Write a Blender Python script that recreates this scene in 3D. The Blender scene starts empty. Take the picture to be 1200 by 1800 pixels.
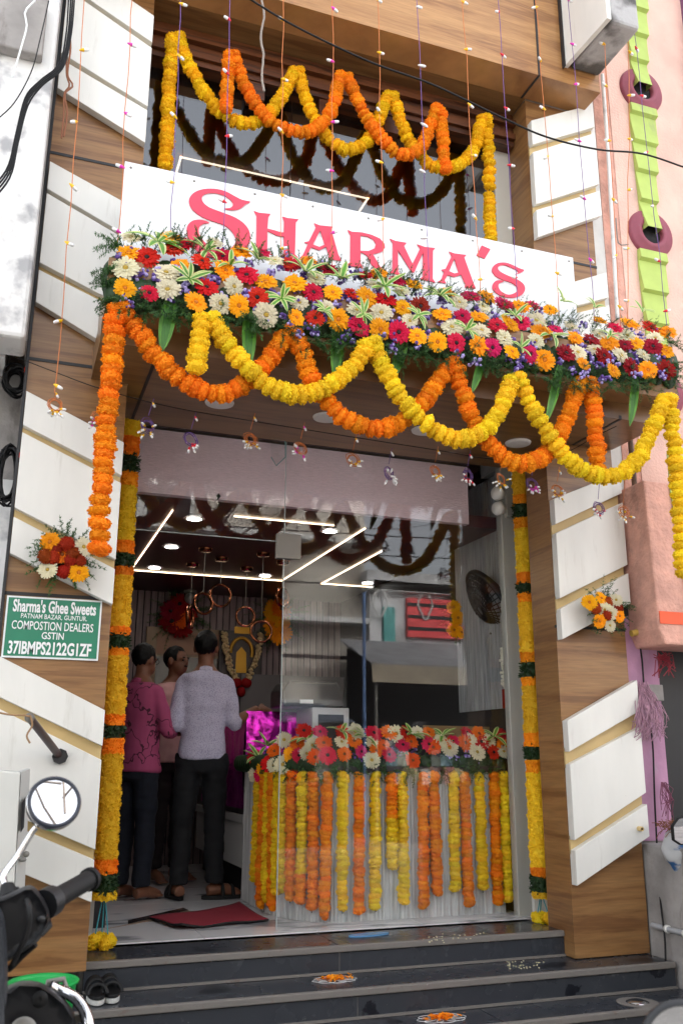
import bpy, math, random
from mathutils import Vector, Matrix, Quaternion, noise
random.seed(7)
sc = bpy.context.scene
COL = sc.collection
R = math.radians
# ------------------------------------------------------------------ camera
FPX = 1595.3; CX, CY = 600., 900.
yaw, pitch, roll = R(19.867), R(15.24), R(0.22)
CAM = Vector((0, 0, 1.62))
_F = Vector((math.sin(yaw)*math.cos(pitch), math.cos(yaw)*math.cos(pitch), math.sin(pitch)))
_R = Vector((math.cos(yaw), -math.sin(yaw), 0)); _U = _R.cross(_F)
R2 = _R*math.cos(roll)+_U*math.sin(roll); U2 = _U*math.cos(roll)-_R*math.sin(roll)
cd = bpy.data.cameras.new('camera'); cam = bpy.data.objects.new('camera', cd); COL.objects.link(cam)
cam.matrix_world = Matrix((( R2.x, U2.x, -_F.x, CAM.x), (R2.y, U2.y, -_F.y, CAM.y), (R2.z, U2.z, -_F.z, CAM.z), (0,0,0,1)))
cd.sensor_fit = 'HORIZONTAL'; cd.sensor_width = 36; cd.lens = FPX/1200*36
cd.clip_start = .05; cd.clip_end = 500
cd.dof.use_dof = True; cd.dof.focus_distance = 5.0; cd.dof.aperture_fstop = 9
sc.camera = cam
sc.render.resolution_x = 682; sc.render.resolution_y = 1024
# ------------------------------------------------------------------ sky, sun, exposure
SUN_EL, SUN_AZ = 39, 14          # veiled sun behind the shop: the front is in open shade, the far side of the street is lit
w = bpy.data.worlds.new('World'); sc.world = w; w.use_nodes = True
nt = w.node_tree; nt.nodes.clear()
sky = nt.nodes.new('ShaderNodeTexSky'); sky.sky_type = 'NISHITA'; sky.sun_disc = False
sky.sun_elevation = R(SUN_EL); sky.sun_rotation = R(SUN_AZ); sky.dust_density = 4; sky.ozone_density = 1; sky.air_density = 1
hs = nt.nodes.new('ShaderNodeHueSaturation'); hs.inputs['Saturation'].default_value = .22
bg = nt.nodes.new('ShaderNodeBackground'); bg.inputs[1].default_value = .15
wo = nt.nodes.new('ShaderNodeOutputWorld')
nt.links.new(sky.outputs[0], hs.inputs['Color']); nt.links.new(hs.outputs[0], bg.inputs[0]); nt.links.new(bg.outputs[0], wo.inputs[0])
sl = bpy.data.lights.new('sun', 'SUN'); sl.energy = 1.5; sl.angle = R(25); sl.color = (1, .97, .93)
so = bpy.data.objects.new('sun', sl); COL.objects.link(so)
sd = Vector((math.sin(R(SUN_AZ))*math.cos(R(SUN_EL)), math.cos(R(SUN_AZ))*math.cos(R(SUN_EL)), math.sin(R(SUN_EL))))
so.rotation_euler = sd.to_track_quat('Z', 'Y').to_euler(); so.location = (0, 0, 30)
sc.view_settings.view_transform = 'Standard'; sc.view_settings.look = 'None'
sc.view_settings.gamma = 1; sc.view_settings.use_curve_mapping = False
sc.view_settings.exposure = 2.5
sc.cycles.transparent_max_bounces = 16; sc.cycles.max_bounces = 8
# ------------------------------------------------------------------ picture point -> place on a real plane
def ray(x, y): return R2*(x-CX) - U2*(y-CY) + _F*FPX
def at(x, y, Y): r = ray(x, y); return CAM + r*((Y-CAM.y)/r.y)
def atz(x, y, Z): r = ray(x, y); return CAM + r*((Z-CAM.z)/r.z)
def atx(x, y, X): r = ray(x, y); return CAM + r*((X-CAM.x)/r.x)
def proj(p):
    d = Vector(p)-CAM; z = d.dot(_F); return (CX+FPX*d.dot(R2)/z, CY-FPX*d.dot(U2)/z)
# ------------------------------------------------------------------ mesh builder
class MB:
    def __init__(s): s.v = []; s.f = []; s.m = []; s.s = []
    def add(s, vs, fs, mi=0, sm=False):
        o = len(s.v); s.v += [tuple(a) for a in vs]
        for f in fs: s.f.append(tuple(i+o for i in f)); s.m.append(mi); s.s.append(sm)
        return s
    def box(s, x0, x1, y0, y1, z0, z1, mi=0):
        vs = [(x0,y0,z0),(x1,y0,z0),(x1,y1,z0),(x0,y1,z0),(x0,y0,z1),(x1,y0,z1),(x1,y1,z1),(x0,y1,z1)]
        return s.add(vs, [(0,3,2,1),(4,5,6,7),(0,1,5,4),(1,2,6,5),(2,3,7,6),(3,0,4,7)], mi)
    def prism(s, poly, off, mi=0):
        n = len(poly); off = Vector(off); a = [Vector(p) for p in poly]
        vs = a+[p+off for p in a]
        fs = [tuple(range(n)), tuple(range(2*n-1, n-1, -1))]+[(i, i+n, (i+1) % n+n, (i+1) % n) for i in range(n)]
        nrm = Vector((0,0,0))
        for i in range(n): nrm += (a[i]-a[0]).cross(a[(i+1) % n]-a[0])
        if nrm.dot(off) > 0: fs = [f[::-1] for f in fs]
        # front faces away from off
        return s.add(vs, [f[::1] for f in fs], mi)
    def tube(s, pts, r, seg=8, mi=0, sm=True, cap=True):
        pts = [Vector(p) for p in pts]; n = len(pts)
        rs = r if isinstance(r, (list, tuple)) else [r]*n
        vs = []; t0 = (pts[1]-pts[0]).normalized(); up = Vector((0,0,1)) if abs(t0.z) < .9 else Vector((1,0,0))
        a = t0.cross(up).normalized()
        for i in range(n):
            t = (pts[min(i+1, n-1)]-pts[max(i-1, 0)])
            t = t.normalized() if t.length > 1e-9 else t0
            a = (a-t*a.dot(t)); a = a.normalized() if a.length > 1e-6 else t.orthogonal().normalized(); b = t.cross(a)
            for k in range(seg):
                an = 2*math.pi*k/seg; vs.append(pts[i]+(a*math.cos(an)+b*math.sin(an))*rs[i])
        fs = [(i*seg+k, i*seg+(k+1) % seg, (i+1)*seg+(k+1) % seg, (i+1)*seg+k) for i in range(n-1) for k in range(seg)]
        s.add(vs, fs, mi, sm)
        if cap: s.add(vs[:seg], [tuple(range(seg))[::-1]], mi); s.add(vs[-seg:], [tuple(range(seg))], mi)
        return s
    def lathe(s, prof, c, ax=(0,0,1), seg=24, mi=0, sm=True):
        c = Vector(c); ax = Vector(ax).normalized(); a = ax.orthogonal().normalized(); b = ax.cross(a); vs = []
        for (r, h) in prof:
            for k in range(seg):
                an = 2*math.pi*k/seg; vs.append(c+ax*h+(a*math.cos(an)+b*math.sin(an))*r)
        n = len(prof)
        fs = [(i*seg+k, i*seg+(k+1) % seg, (i+1)*seg+(k+1) % seg, (i+1)*seg+k) for i in range(n-1) for k in range(seg)]
        return s.add(vs, fs, mi, sm)
    def ell(s, c, r, u=12, v=8, mi=0, rot=None):
        c = Vector(c); vs = []
        for i in range(v+1):
            th = math.pi*i/v
            for k in range(u):
                ph = 2*math.pi*k/u
                p = Vector((r[0]*math.sin(th)*math.cos(ph), r[1]*math.sin(th)*math.sin(ph), r[2]*math.cos(th)))
                vs.append(c+(rot @ p if rot else p))
        fs = [(i*u+k, (i+1)*u+k, (i+1)*u+(k+1) % u, i*u+(k+1) % u) for i in range(v) for k in range(u)]
        return s.add(vs, fs, mi, True)
    def mesh(s, name, mats):
        me = bpy.data.meshes.new(name); me.from_pydata(s.v, [], s.f)
        for m in (mats if isinstance(mats, (list, tuple)) else [mats]): me.materials.append(m)
        me.polygons.foreach_set('material_index', s.m); me.polygons.foreach_set('use_smooth', s.s)
        me.update(); return me
WL = {}
def tag(o, label=None, cat=None, group=None, kind=None):
    if label: o['label'] = label
    if cat: o['category'] = cat
    if group: o['group'] = group
    if kind: o['kind'] = kind
    return o
def thing(name, loc, label, cat, group=None):
    o = bpy.data.objects.new(name, None); o.location = loc; o.empty_display_size = .05; COL.objects.link(o); WL[o] = Vector(loc)
    return tag(o, label, cat, group)
def link(name, me, parent=None, loc=None, rot=None, scale=None):
    o = bpy.data.objects.new(name, me); COL.objects.link(o)
    M = Matrix.Translation(loc or (0,0,0))
    if rot is not None: M = M @ rot.to_matrix().to_4x4()
    if scale is not None: M = M @ Matrix.Diagonal((*scale, 1))
    WL[o] = Vector(loc or (0,0,0))
    if parent is not None:
        o.parent = parent; L = WLM.get(parent) or Matrix.Translation(WL[parent])
        M2 = L.inverted() @ M; o.matrix_parent_inverse = Matrix.Identity(4); o.matrix_basis = M2
    else: o.matrix_basis = M
    WLM[o] = M
    return o
WLM = {}
def part(name, mb, mats, parent, bevel=0):
    o = link(name, mb.mesh(name, mats), parent)
    if bevel:
        b = o.modifiers.new('bevel', 'BEVEL'); b.width = bevel; b.segments = 2; b.limit_method = 'ANGLE'
    return o
def single(name, mb, mats, label=None, cat=None, group=None, kind=None, bevel=0):
    return tag(part(name, mb, mats, None, bevel), label, cat, group, kind)
# ------------------------------------------------------------------ materials
def lin(h):
    h = h.lstrip('#'); c = [int(h[i:i+2], 16)/255 for i in (0, 2, 4)]
    return tuple((x/12.92 if x <= .04045 else ((x+.055)/1.055)**2.4) for x in c)
MC = {}
def mat(name, col, rough=.5, metal=0, var=0, vscale=8, stretch=(1,1,1), col2=None, bump=0, bscale=60, orand=0, spec=.5, coat=0, sheen=0, rvar=0, hrand=0, detail=6, contrast=(.3,.7), trans=0):
    m = bpy.data.materials.new(name); m.use_nodes = True; n = m.node_tree.nodes; l = m.node_tree.links
    b = n['Principled BSDF']; b.inputs['Roughness'].default_value = rough; b.inputs['Metallic'].default_value = metal
    b.inputs['Specular IOR Level'].default_value = spec; b.inputs['Coat Weight'].default_value = coat; b.inputs['Sheen Weight'].default_value = sheen
    b.inputs['Base Color'].default_value = (*col, 1)
    out = None
    geo = n.new('ShaderNodeNewGeometry'); mp = n.new('ShaderNodeMapping'); mp.inputs['Scale'].default_value = stretch
    l.new(geo.outputs['Position'], mp.inputs['Vector'])
    if var or col2:
        t = n.new('ShaderNodeTexNoise'); t.inputs['Scale'].default_value = vscale; t.inputs['Detail'].default_value = detail; l.new(mp.outputs[0], t.inputs['Vector'])
        rp = n.new('ShaderNodeValToRGB'); c2 = col2 or tuple(c*(1-var) for c in col); c1 = col if col2 else tuple(min(1, c*(1+var*.5)) for c in col)
        rp.color_ramp.elements[0].position = contrast[0]; rp.color_ramp.elements[1].position = contrast[1]
        rp.color_ramp.elements[0].color = (*c2, 1); rp.color_ramp.elements[1].color = (*c1, 1)
        l.new(t.outputs[0], rp.inputs[0]); out = rp.outputs[0]
        if rvar:
            mr = n.new('ShaderNodeMapRange'); mr.inputs['To Min'].default_value = max(0, rough-rvar); mr.inputs['To Max'].default_value = rough+rvar
            l.new(t.outputs[0], mr.inputs[0]); l.new(mr.outputs[0], b.inputs['Roughness'])
    if orand or hrand:
        oi = n.new('ShaderNodeObjectInfo'); h = n.new('ShaderNodeHueSaturation')
        mr = n.new('ShaderNodeMapRange'); mr.inputs['To Min'].default_value = 1-orand; mr.inputs['To Max'].default_value = 1+orand*.4
        l.new(oi.outputs['Random'], mr.inputs[0]); l.new(mr.outputs[0], h.inputs['Value'])
        if hrand:
            m3 = n.new('ShaderNodeMath'); m3.operation = 'MULTIPLY'; m3.inputs[1].default_value = 7.31; l.new(oi.outputs['Random'], m3.inputs[0])
            m4 = n.new('ShaderNodeMath'); m4.operation = 'FRACT'; l.new(m3.outputs[0], m4.inputs[0])
            m5 = n.new('ShaderNodeMapRange'); m5.inputs['To Min'].default_value = .5-hrand; m5.inputs['To Max'].default_value = .5+hrand
            l.new(m4.outputs[0], m5.inputs[0]); l.new(m5.outputs[0], h.inputs['Hue'])
        if out: l.new(out, h.inputs['Color'])
        else: h.inputs['Color'].default_value = (*col, 1)
        out = h.outputs[0]
    if out: l.new(out, b.inputs['Base Color'])
    if bump:
        t2 = n.new('ShaderNodeTexNoise'); t2.inputs['Scale'].default_value = bscale; t2.inputs['Detail'].default_value = 4; l.new(mp.outputs[0], t2.inputs['Vector'])
        bp = n.new('ShaderNodeBump'); bp.inputs['Strength'].default_value = bump; bp.inputs['Distance'].default_value = .01
        l.new(t2.outputs[0], bp.inputs['Height']); l.new(bp.outputs[0], b.inputs['Normal'])
    if trans:
        tr = n.new('ShaderNodeBsdfTranslucent'); mx = n.new('ShaderNodeMixShader'); mx.inputs[0].default_value = trans
        if out: l.new(out, tr.inputs[0])
        else: tr.inputs[0].default_value = (*col, 1)
        l.new(b.outputs[0], mx.inputs[1]); l.new(tr.outputs[0], mx.inputs[2]); l.new(mx.outputs[0], n['Material Output'].inputs[0])
    MC[name] = m; return m
def wood(name, stretch, cols, rough=.32):
    m = bpy.data.materials.new(name); m.use_nodes = True; n = m.node_tree.nodes; l = m.node_tree.links; b = n['Principled BSDF']
    geo = n.new('ShaderNodeNewGeometry'); mp = n.new('ShaderNodeMapping'); mp.inputs['Scale'].default_value = stretch; l.new(geo.outputs['Position'], mp.inputs['Vector'])
    t = n.new('ShaderNodeTexNoise'); t.inputs['Scale'].default_value = 1; t.inputs['Detail'].default_value = 8; t.inputs['Roughness'].default_value = .62; t.inputs['Distortion'].default_value = .6
    l.new(mp.outputs[0], t.inputs['Vector'])
    rp = n.new('ShaderNodeValToRGB'); e = rp.color_ramp.elements; e[0].position = .3; e[0].color = (*cols[0], 1); e[1].position = .72; e[1].color = (*cols[2], 1)
    k = e.new(.47); k.color = (*cols[1], 1)
    k = e.new(.405); k.color = (*cols[0], 1)
    l.new(t.outputs[0], rp.inputs[0])
    mp2 = n.new('ShaderNodeMapping'); mp2.inputs['Scale'].default_value = tuple(s*8 for s in stretch); l.new(geo.outputs['Position'], mp2.inputs['Vector'])
    t2 = n.new('ShaderNodeTexNoise'); t2.inputs['Scale'].default_value = 1; t2.inputs['Detail'].default_value = 4; l.new(mp2.outputs[0], t2.inputs['Vector'])
    mx = n.new('ShaderNodeMix'); mx.data_type = 'RGBA'; mx.blend_type = 'MULTIPLY'; mx.inputs[0].default_value = .5
    r2 = n.new('ShaderNodeMapRange'); r2.inputs['From Min'].default_value = .3; r2.inputs['From Max'].default_value = .7; r2.inputs['To Min'].default_value = .6; r2.inputs['To Max'].default_value = 1.15
    l.new(t2.outputs[0], r2.inputs[0]); l.new(rp.outputs[0], mx.inputs[6]); l.new(r2.outputs[0], mx.inputs[7])
    l.new(mx.outputs[2], b.inputs['Base Color']); b.inputs['Roughness'].default_value = rough
    MC[name] = m; return m
def emit(name, col, s):
    m = bpy.data.materials.new(name); m.use_nodes = True; b = m.node_tree.nodes['Principled BSDF']
    b.inputs['Base Color'].default_value = (*col, 1); b.inputs['Emission Color'].default_value = (*col, 1); b.inputs['Emission Strength'].default_value = s
    return m
def glass(name, tint=(1,1,1), f0=.04, boost=1.0):
    m = bpy.data.materials.new(name); m.use_nodes = True; n = m.node_tree.nodes; l = m.node_tree.links; n.clear()
    o = n.new('ShaderNodeOutputMaterial'); tr = n.new('ShaderNodeBsdfTransparent'); tr.inputs[0].default_value = (*tint, 1)
    gl = n.new('ShaderNodeBsdfGlossy'); gl.inputs['Roughness'].default_value = 0; gl.inputs[0].default_value = (1,1,1,1)
    lw = n.new('ShaderNodeLayerWeight'); lw.inputs[0].default_value = .5
    pw = n.new('ShaderNodeMath'); pw.operation = 'POWER'; pw.inputs[1].default_value = 5; l.new(lw.outputs['Facing'], pw.inputs[0])
    mr = n.new('ShaderNodeMapRange'); mr.inputs['To Min'].default_value = f0*boost; mr.inputs['To Max'].default_value = 1; l.new(pw.outputs[0], mr.inputs[0])
    mx = n.new('ShaderNodeMixShader'); l.new(mr.outputs[0], mx.inputs[0]); l.new(tr.outputs[0], mx.inputs[1]); l.new(gl.outputs[0], mx.inputs[2]); l.new(mx.outputs[0], o.inputs[0])
    return m
WC = (lin('#795331'), lin('#8C653D'), lin('#9F784C'))
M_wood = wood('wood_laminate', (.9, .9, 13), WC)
M_woodu = wood('wood_laminate_soffit', (.9, 13, .9), tuple(tuple(c*.75 for c in k) for k in WC), .28)  # laminate darkened for undersides: their shade is put into the colour
M_woodb = wood('wood_laminate_beam', (.9, .9, 13), tuple(tuple(c*q for c, q in zip(k, (1.45,1.45,1.5))) for k in WC))  # laminate lightened: the overexposed look of the top beam is in the colour
M_rail = wood('wood_rail', (1.2, 10, 20), (lin('#3A1F10'), lin('#5C3218'), lin('#6E4020')), .4)
M_white = mat('white_panel', (.74,.73,.685), .32, var=.10, vscale=1.6, stretch=(3,3,.6), bump=.03, bscale=5)
M_tan = mat('tan_strip', lin('#C9AE78'), .5, var=.12, vscale=6)
M_black = mat('black_joint', (.012,.012,.014), .5)
M_blackp = mat('black_plastic', (.0085,.009,.011), .42, var=.25, vscale=30, bump=.05, bscale=400)
M_rubber = mat('black_rubber', (.006,.006,.0065), .6, spec=.35)
M_chrome = mat('chrome', (.75,.75,.76), .12, 1, rvar=.06, var=.1, vscale=12)
M_steel = mat('brushed_steel', (.20,.19,.17), .42, .3)
M_glass = glass('shop_glass', (.97,.98,.98), .033, 1.0)
M_glass2 = glass('window_film_glass', (.45,.48,.52), .09, 1.3)
M_edge = mat('glass_edge', (.12,.32,.32), .1, spec=.8)
M_marble = mat('white_marble_tile', (.66,.66,.67), .12, col2=(.26,.27,.29), vscale=2.2, stretch=(1,2.3,1), contrast=(.37,.45), detail=10)
M_mauve = mat('mauve_wallpaper', lin('#E8D0D8'), .6, var=.12, vscale=24, stretch=(1,1,6), bump=.5, bscale=30)
M_maroon = mat('maroon_ceiling', lin('#4A262B'), .38, var=.08)
M_rib = mat('ribbed_panel', lin('#9B9EA0'), .5, var=.35, vscale=7, stretch=(6,6,.6))
M_ribb = mat('ribbed_back_wall', lin('#8C7B7B'), .55, var=.3, vscale=6, stretch=(6,6,.6))
M_granite = mat('black_granite', (.0075,.009,.014), .27, col2=(.036,.040,.048), vscale=4.5, stretch=(1,1,1), rvar=.18, contrast=(.64,.40), detail=12, spec=.35, bump=.03, bscale=80)
M_nosing = mat('grey_nosing', (.27,.265,.255), .75, col2=(.17,.155,.14), vscale=24, contrast=(.75,.30), bump=.15, bscale=90)
M_grey = mat('grey_cement', (.32,.30,.285), .85, var=.35, vscale=5, bump=.4, bscale=40)
M_alum = mat('grey_aluminium', lin('#A9A9A2'), .45, .2)
M_sign = mat('sign_white', (.80,.82,.85), .3, var=.015, vscale=3)
M_red = mat('sign_red', lin('#E63C58'), .35)
M_green = mat('sign_green', lin('#1E7A5C'), .35, var=.06, vscale=5)
M_text = mat('white_vinyl', (.8,.82,.82), .4)
def petal(name, hexc, o=.25, h=.012, t=.25, var=.0): return mat(name, lin(hexc), .6, orand=o, hrand=h, spec=.15, trans=t)
M_my = petal('marigold_yellow', '#FFDE30', .14); M_mo = petal('marigold_orange', '#FF9E22', .16)
M_mg = petal('marigold_gold', '#FFD022', .16); M_mr = petal('marigold_rust', '#A83A14', .4)
M_mp = petal('marigold_petal_gold', '#FFDC3A', .12, .01, .4)
GC = {'y': ('#FFAE14', '#B86C08'), 'w': ('#E6DEBE', '#A88C34'), 'r': ('#D81C34', '#1c0808'), 'm': ('#D82458', '#200810'), 'd': ('#96101E', '#160608'), 'o': ('#F5751A', '#7A4210')}
GM = {k: (petal('gerbera_'+k, v[0], .2, .012, .3), mat('gerbera_eye_'+k, lin(v[1]), .8)) for k, v in GC.items()}
M_leaf = mat('leaf_green', lin('#5C9A2A'), .38, var=.3, vscale=12, trans=.2, orand=.2)
M_leaf2 = mat('leaf_midrib', lin('#3E7A1E'), .38, var=.3, vscale=60, stretch=(4,4,.4), trans=.2)
M_leafd = mat('leaf_dark', lin('#24401C'), .55, var=.3, vscale=14, trans=.2)
M_fern = mat('fern_green', lin('#3E6630'), .6, var=.4, vscale=10, trans=.25)
M_cream = mat('leaf_cream', lin('#CDD48E'), .45, trans=.25)
M_purple = mat('statice_purple', lin('#7A58B4'), .7, orand=.4, trans=.2)
M_lil = mat('statice_lilac', lin('#B8AAE4'), .7, trans=.2)
M_cable = mat('black_cable', (.005,.005,.006), .55, spec=.3)
M_clear = mat('bulb_clear', (.80,.80,.80), .15, spec=.8)
BULB = {'y': mat('bulb_yellow', lin('#F0BE10'), .3), 'p': mat('bulb_pink', lin('#E030B0'), .3), 'r': mat('bulb_red', lin('#E02030'), .3), 'w': mat('bulb_white', (.8,.8,.8), .3)}
M_wo = mat('wire_orange', lin('#C8743C'), .6); M_wp = mat('wire_purple', lin('#6A4A88'), .6)
M_led = emit('led_strip', (1,.74,.48), 1.3); M_down = emit('downlight_glow', (1,.97,.93), 9)
M_wall_w = mat('old_whitewash', (.78,.775,.76), .9, col2=(.40,.40,.41), vscale=6, contrast=(.33,.45), detail=12, bump=.9, bscale=14)
M_pink = mat('peach_plaster', lin('#E3BBAC'), .85, var=.14, vscale=4, bump=.5, bscale=60)
M_pinkl = mat('peach_plaster_worn', lin('#D9A594'), .9, var=.25, vscale=9, bump=1, bscale=45)
M_purp = mat('mauve_painted_wall', lin('#B083A0'), .8, var=.3, vscale=4, bump=.25, bscale=30)
M_ring = mat('maroon_plaster', lin('#8F4656'), .6, var=.12, vscale=20)
M_lime = mat('lime_plaster', lin('#B0C468'), .75, var=.08, vscale=10)
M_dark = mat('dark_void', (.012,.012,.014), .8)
M_orange = mat('orange_paint', lin('#E8603A'), .7)
def specks(m, scale, lo, hi, col, stretch=(1,1,1), amt=.8):      # scuffs, dust or stains laid over a material's colour
    n = m.node_tree.nodes; l = m.node_tree.links; b = n['Principled BSDF']; inp = b.inputs['Base Color']; src = inp.links[0].from_socket if inp.links else None
    g = n.new('ShaderNodeNewGeometry'); mp = n.new('ShaderNodeMapping'); mp.inputs['Scale'].default_value = stretch; l.new(g.outputs['Position'], mp.inputs['Vector'])
    t = n.new('ShaderNodeTexNoise'); t.inputs['Scale'].default_value = scale; t.inputs['Detail'].default_value = 8; t.inputs['Roughness'].default_value = .65; l.new(mp.outputs[0], t.inputs['Vector'])
    r = n.new('ShaderNodeMapRange'); r.inputs['From Min'].default_value = lo; r.inputs['From Max'].default_value = hi; r.inputs['To Max'].default_value = amt; l.new(t.outputs[0], r.inputs[0])
    x = n.new('ShaderNodeMix'); x.data_type = 'RGBA'; l.new(r.outputs[0], x.inputs[0]); x.inputs[7].default_value = (*col, 1)
    if src: l.new(src, x.inputs[6])
    else: x.inputs[6].default_value = inp.default_value
    l.new(x.outputs[2], inp)
specks(M_granite, 9, .62, .74, (.16,.165,.17), (1,1,1), .7); specks(M_granite, 34, .66, .74, (.22,.22,.22), (1,1,2), .6)
specks(M_nosing, 22, .60, .70, (.14,.075,.045), (1,1,1), .6)
specks(M_white, 3, .60, .78, (.42,.39,.33), (6,6,.8), .45); specks(M_white, 60, .70, .76, (.25,.22,.2), (1,1,1), .5)
specks(M_pink, 2.4, .55, .72, (.45,.38,.35), (2,2,.5), .5); specks(M_pinkl, 6, .58, .7, (.20,.15,.13), (1,1,.6), .5); specks(M_purp, 5, .55, .7, (.42,.36,.40), (2,2,.5), .7)
specks(M_ring, 12, .6, .72, (.22,.13,.14), (1,1,1), .5); specks(M_lime, 5, .58, .72, (.25,.27,.16), (2,2,.6), .5); specks(M_grey, 7, .58, .7, (.10,.085,.075), (1,1,.4), .6)
specks(M_sign, 2.5, .62, .8, (.60,.60,.60), (5,5,.6), .3)
# ------------------------------------------------------------------ ground and street
RD = .372
mb = MB(); mb.box(-60, 60, -60, 60, RD-.2, RD)
M_asph = mat('asphalt', (.25,.24,.225), .9, var=.35, vscale=3, bump=.6, bscale=60)
single('road', mb, M_asph, kind='structure')
# ------------------------------------------------------------------ shop building
PF = 4.345; WF = 4.40; GL = 4.95; FL = .75
shop = thing('shop_building', (1.65, 4.6, FL), 'narrow sweet shop front with wood laminate piers and white slanted panels', 'shop')
# piers
def pier(x0, x1, z0, z1, back):
    mb = MB(); mb.box(x0, x1, WF, back, z0, z1); return part('pier', mb, M_wood, shop)
pL = pier(-.05, .43, .735, 7.4, 5.2); pR = pier(2.88, 3.345, .63, 5.868, 4.64)
def panel(par, px, name='white_panel'):
    poly = [at(x, y, PF) for x, y in px]
    mb = MB(); mb.prism(poly, (0, WF-PF-.003, 0)); return part(name, mb, M_white, par, .003)
LXL, LXR = -.047, .428
def lpanel(t0, t1, b0, b1):
    def line(p, q):
        a, b = at(*p, PF), at(*q, PF); k = (b.z-a.z)/(b.x-a.x); return lambda X: a.z+(X-a.x)*k
    T, B = line(t0, t1), line(b0, b1)
    return [(LXL, T(LXL)), (LXR, T(LXR)), (LXR, B(LXR)), (LXL, B(LXL))]
LP = [((232,0),(270,26),(160,0),(268,74)), ((155,5),(268,84),(122,101),(262,188)), ((120,110),(261,194),(112,160),(255,250)),
      ((91,284),(214,352),(90,335),(209,405)), ((87,341),(208,412),(72,462),(186,522)), ((70,474),(187,533),(71,535),(179,601)),
      ((44,685),(215,776),(41,747),(214,836)), ((41,760),(213,849),(26,892),(200,982)), ((22,907),(200,999),(17,972),(194,1061)),
      ((0,1154),(181,1247),(0,1226),(180,1312)), ((0,1247),(176,1335),(50,1444),(162,1492)), ((51,1464),(160,1510),(46,1539),(160,1587))]
LW = []
for a in LP:
    q = lpanel(*a); LW.append(q)
    mb = MB(); mb.prism([(x, PF, z) for x, z in q], (0, WF-PF-.003, 0)); part('white_panel', mb, M_white, pL, .003)
def gap(par, up, lo):     # tan strip between two neighbouring panels
    mb = MB(); e = .02
    mb.prism([(up[3][0], WF-.014, up[3][1]+e), (up[2][0]-.001, WF-.014, up[2][1]+e), (lo[1][0]-.001, WF-.014, lo[1][1]-e), (lo[0][0], WF-.014, lo[0][1]-e)], (0, .0125, 0)); part('tan_strip', mb, M_tan, par)
for i, j in ((0,1), (1,2), (3,4), (4,5), (6,7), (7,8), (9,10), (10,11)): gap(pL, LW[i], LW[j])
RP = [[(930,210),(1034,180),(1035,220),(931,252)], [(931,265),(1036,230),(1042,320),(936,357)], [(937,367),(1044,332),(1046,375),(940,415)],
      [(1000,497),(1055,476),(1057,520),(1003,540)], [(1003,552),(1056,533),(1066,640),(1010,668)], [(967,876),(1083,829),(1086,866),(972,921)], [(977,937),(1086,882),(1096,992),(984,1052)],
      [(986,1070),(1098,1007),(1102,1060),(988,1124)], [(1000,1267),(1111,1195),(1115,1250),(1003,1322)], [(1003,1344),(1119,1278),(1129,1394),(1011,1478)], [(1009,1496),(1131,1414),(1135,1471),(1017,1558)]]
RWd = []
for a in RP:
    q = [at(x, y, PF) for x, y in a]
    for p in (q[0], q[3]):
        if a is not RP[3] and a is not RP[4]: p.x = 2.882
    for p in (q[1], q[2]): p.x = 3.38 if a[1][1] < 600 else 3.36
    if a is RP[3] or a is RP[4]:
        k = (q[1].z-q[0].z)/(q[1].x-q[0].x); q[0].z += k*(2.882-q[0].x); q[0].x = 2.882
        k = (q[2].z-q[3].z)/(q[2].x-q[3].x); q[3].z += k*(2.882-q[3].x); q[3].x = 2.882
    RWd.append([(p.x, p.z) for p in q])
    mb = MB(); mb.prism(q, (0, WF-PF-.003, 0)); part('white_panel', mb, M_white, pR, .003)
for i, j in ((0,1), (1,2), (3,4), (5,6), (6,7), (8,9), (9,10)): gap(pR, RWd[i], RWd[j])
def groove(par, z, x0, x1, h=.016):
    mb = MB(); mb.box(x0, x1, WF-.004, WF+.01, z-h/2, z+h/2); part('black_joint', mb, M_black, par)
for z in (at(150,280,WF).z, at(110,638,WF).z, at(90,1047,WF).z): groove(pL, z, -.052, .432)
groove(pR, at(1020,464,WF).z, 2.878, 3.347); groove(pR, at(960,1105,4.5).z, 2.878, 3.347)
mb = MB(); mb.box(-.064, -.051, WF-.02, 4.6, .74, 7); part('black_edge_strip', mb, M_black, pL)
# inner returns of the opening and door frame
part('return_wall', MB().box(3.0, 3.10, 4.642, 5.2, FL, 3.455), M_alum, shop); part('return_wall', MB().box(.30, .44, 5.2, 5.3, FL, 3.455), M_alum, shop)
# canopy
ZC = 3.455
can = MB(); can.box(.25, 3.345, 3.93, 4.39, ZC, 3.62); can.box(.433, 2.877, 4.39, 4.94, ZC, 3.62)
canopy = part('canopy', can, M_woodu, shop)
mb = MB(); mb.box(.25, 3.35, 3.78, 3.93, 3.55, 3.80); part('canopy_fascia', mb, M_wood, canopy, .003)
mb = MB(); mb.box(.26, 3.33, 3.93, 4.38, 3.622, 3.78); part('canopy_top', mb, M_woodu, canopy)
for x in (.517,):
    mb = MB(); mb.box(x-.008, x+.008, 3.928, 4.93, ZC-.003, ZC+.02); part('black_joint', mb, M_black, canopy)
mb = MB(); a, b = at(1101,737,3.93), atz(1000,800,ZC)
mb.box(3.06, 3.076, 3.928, 4.39, ZC-.003, ZC+.02); part('black_joint', mb, M_black, canopy)
for i, x in enumerate((.922, 1.526, 2.123, 2.737)):
    mb = MB(); mb.lathe([(0,-.012),(.062,-.012),(.075,-.008),(.078,.0)], (x, 4.47, ZC-.001), (0,0,1), 32)
    o = part('canopy_light', mb, mat('canopy_light_cover', (.72,.70,.68), .4) if i == 0 else bpy.data.materials['canopy_light_cover'], canopy)
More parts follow.
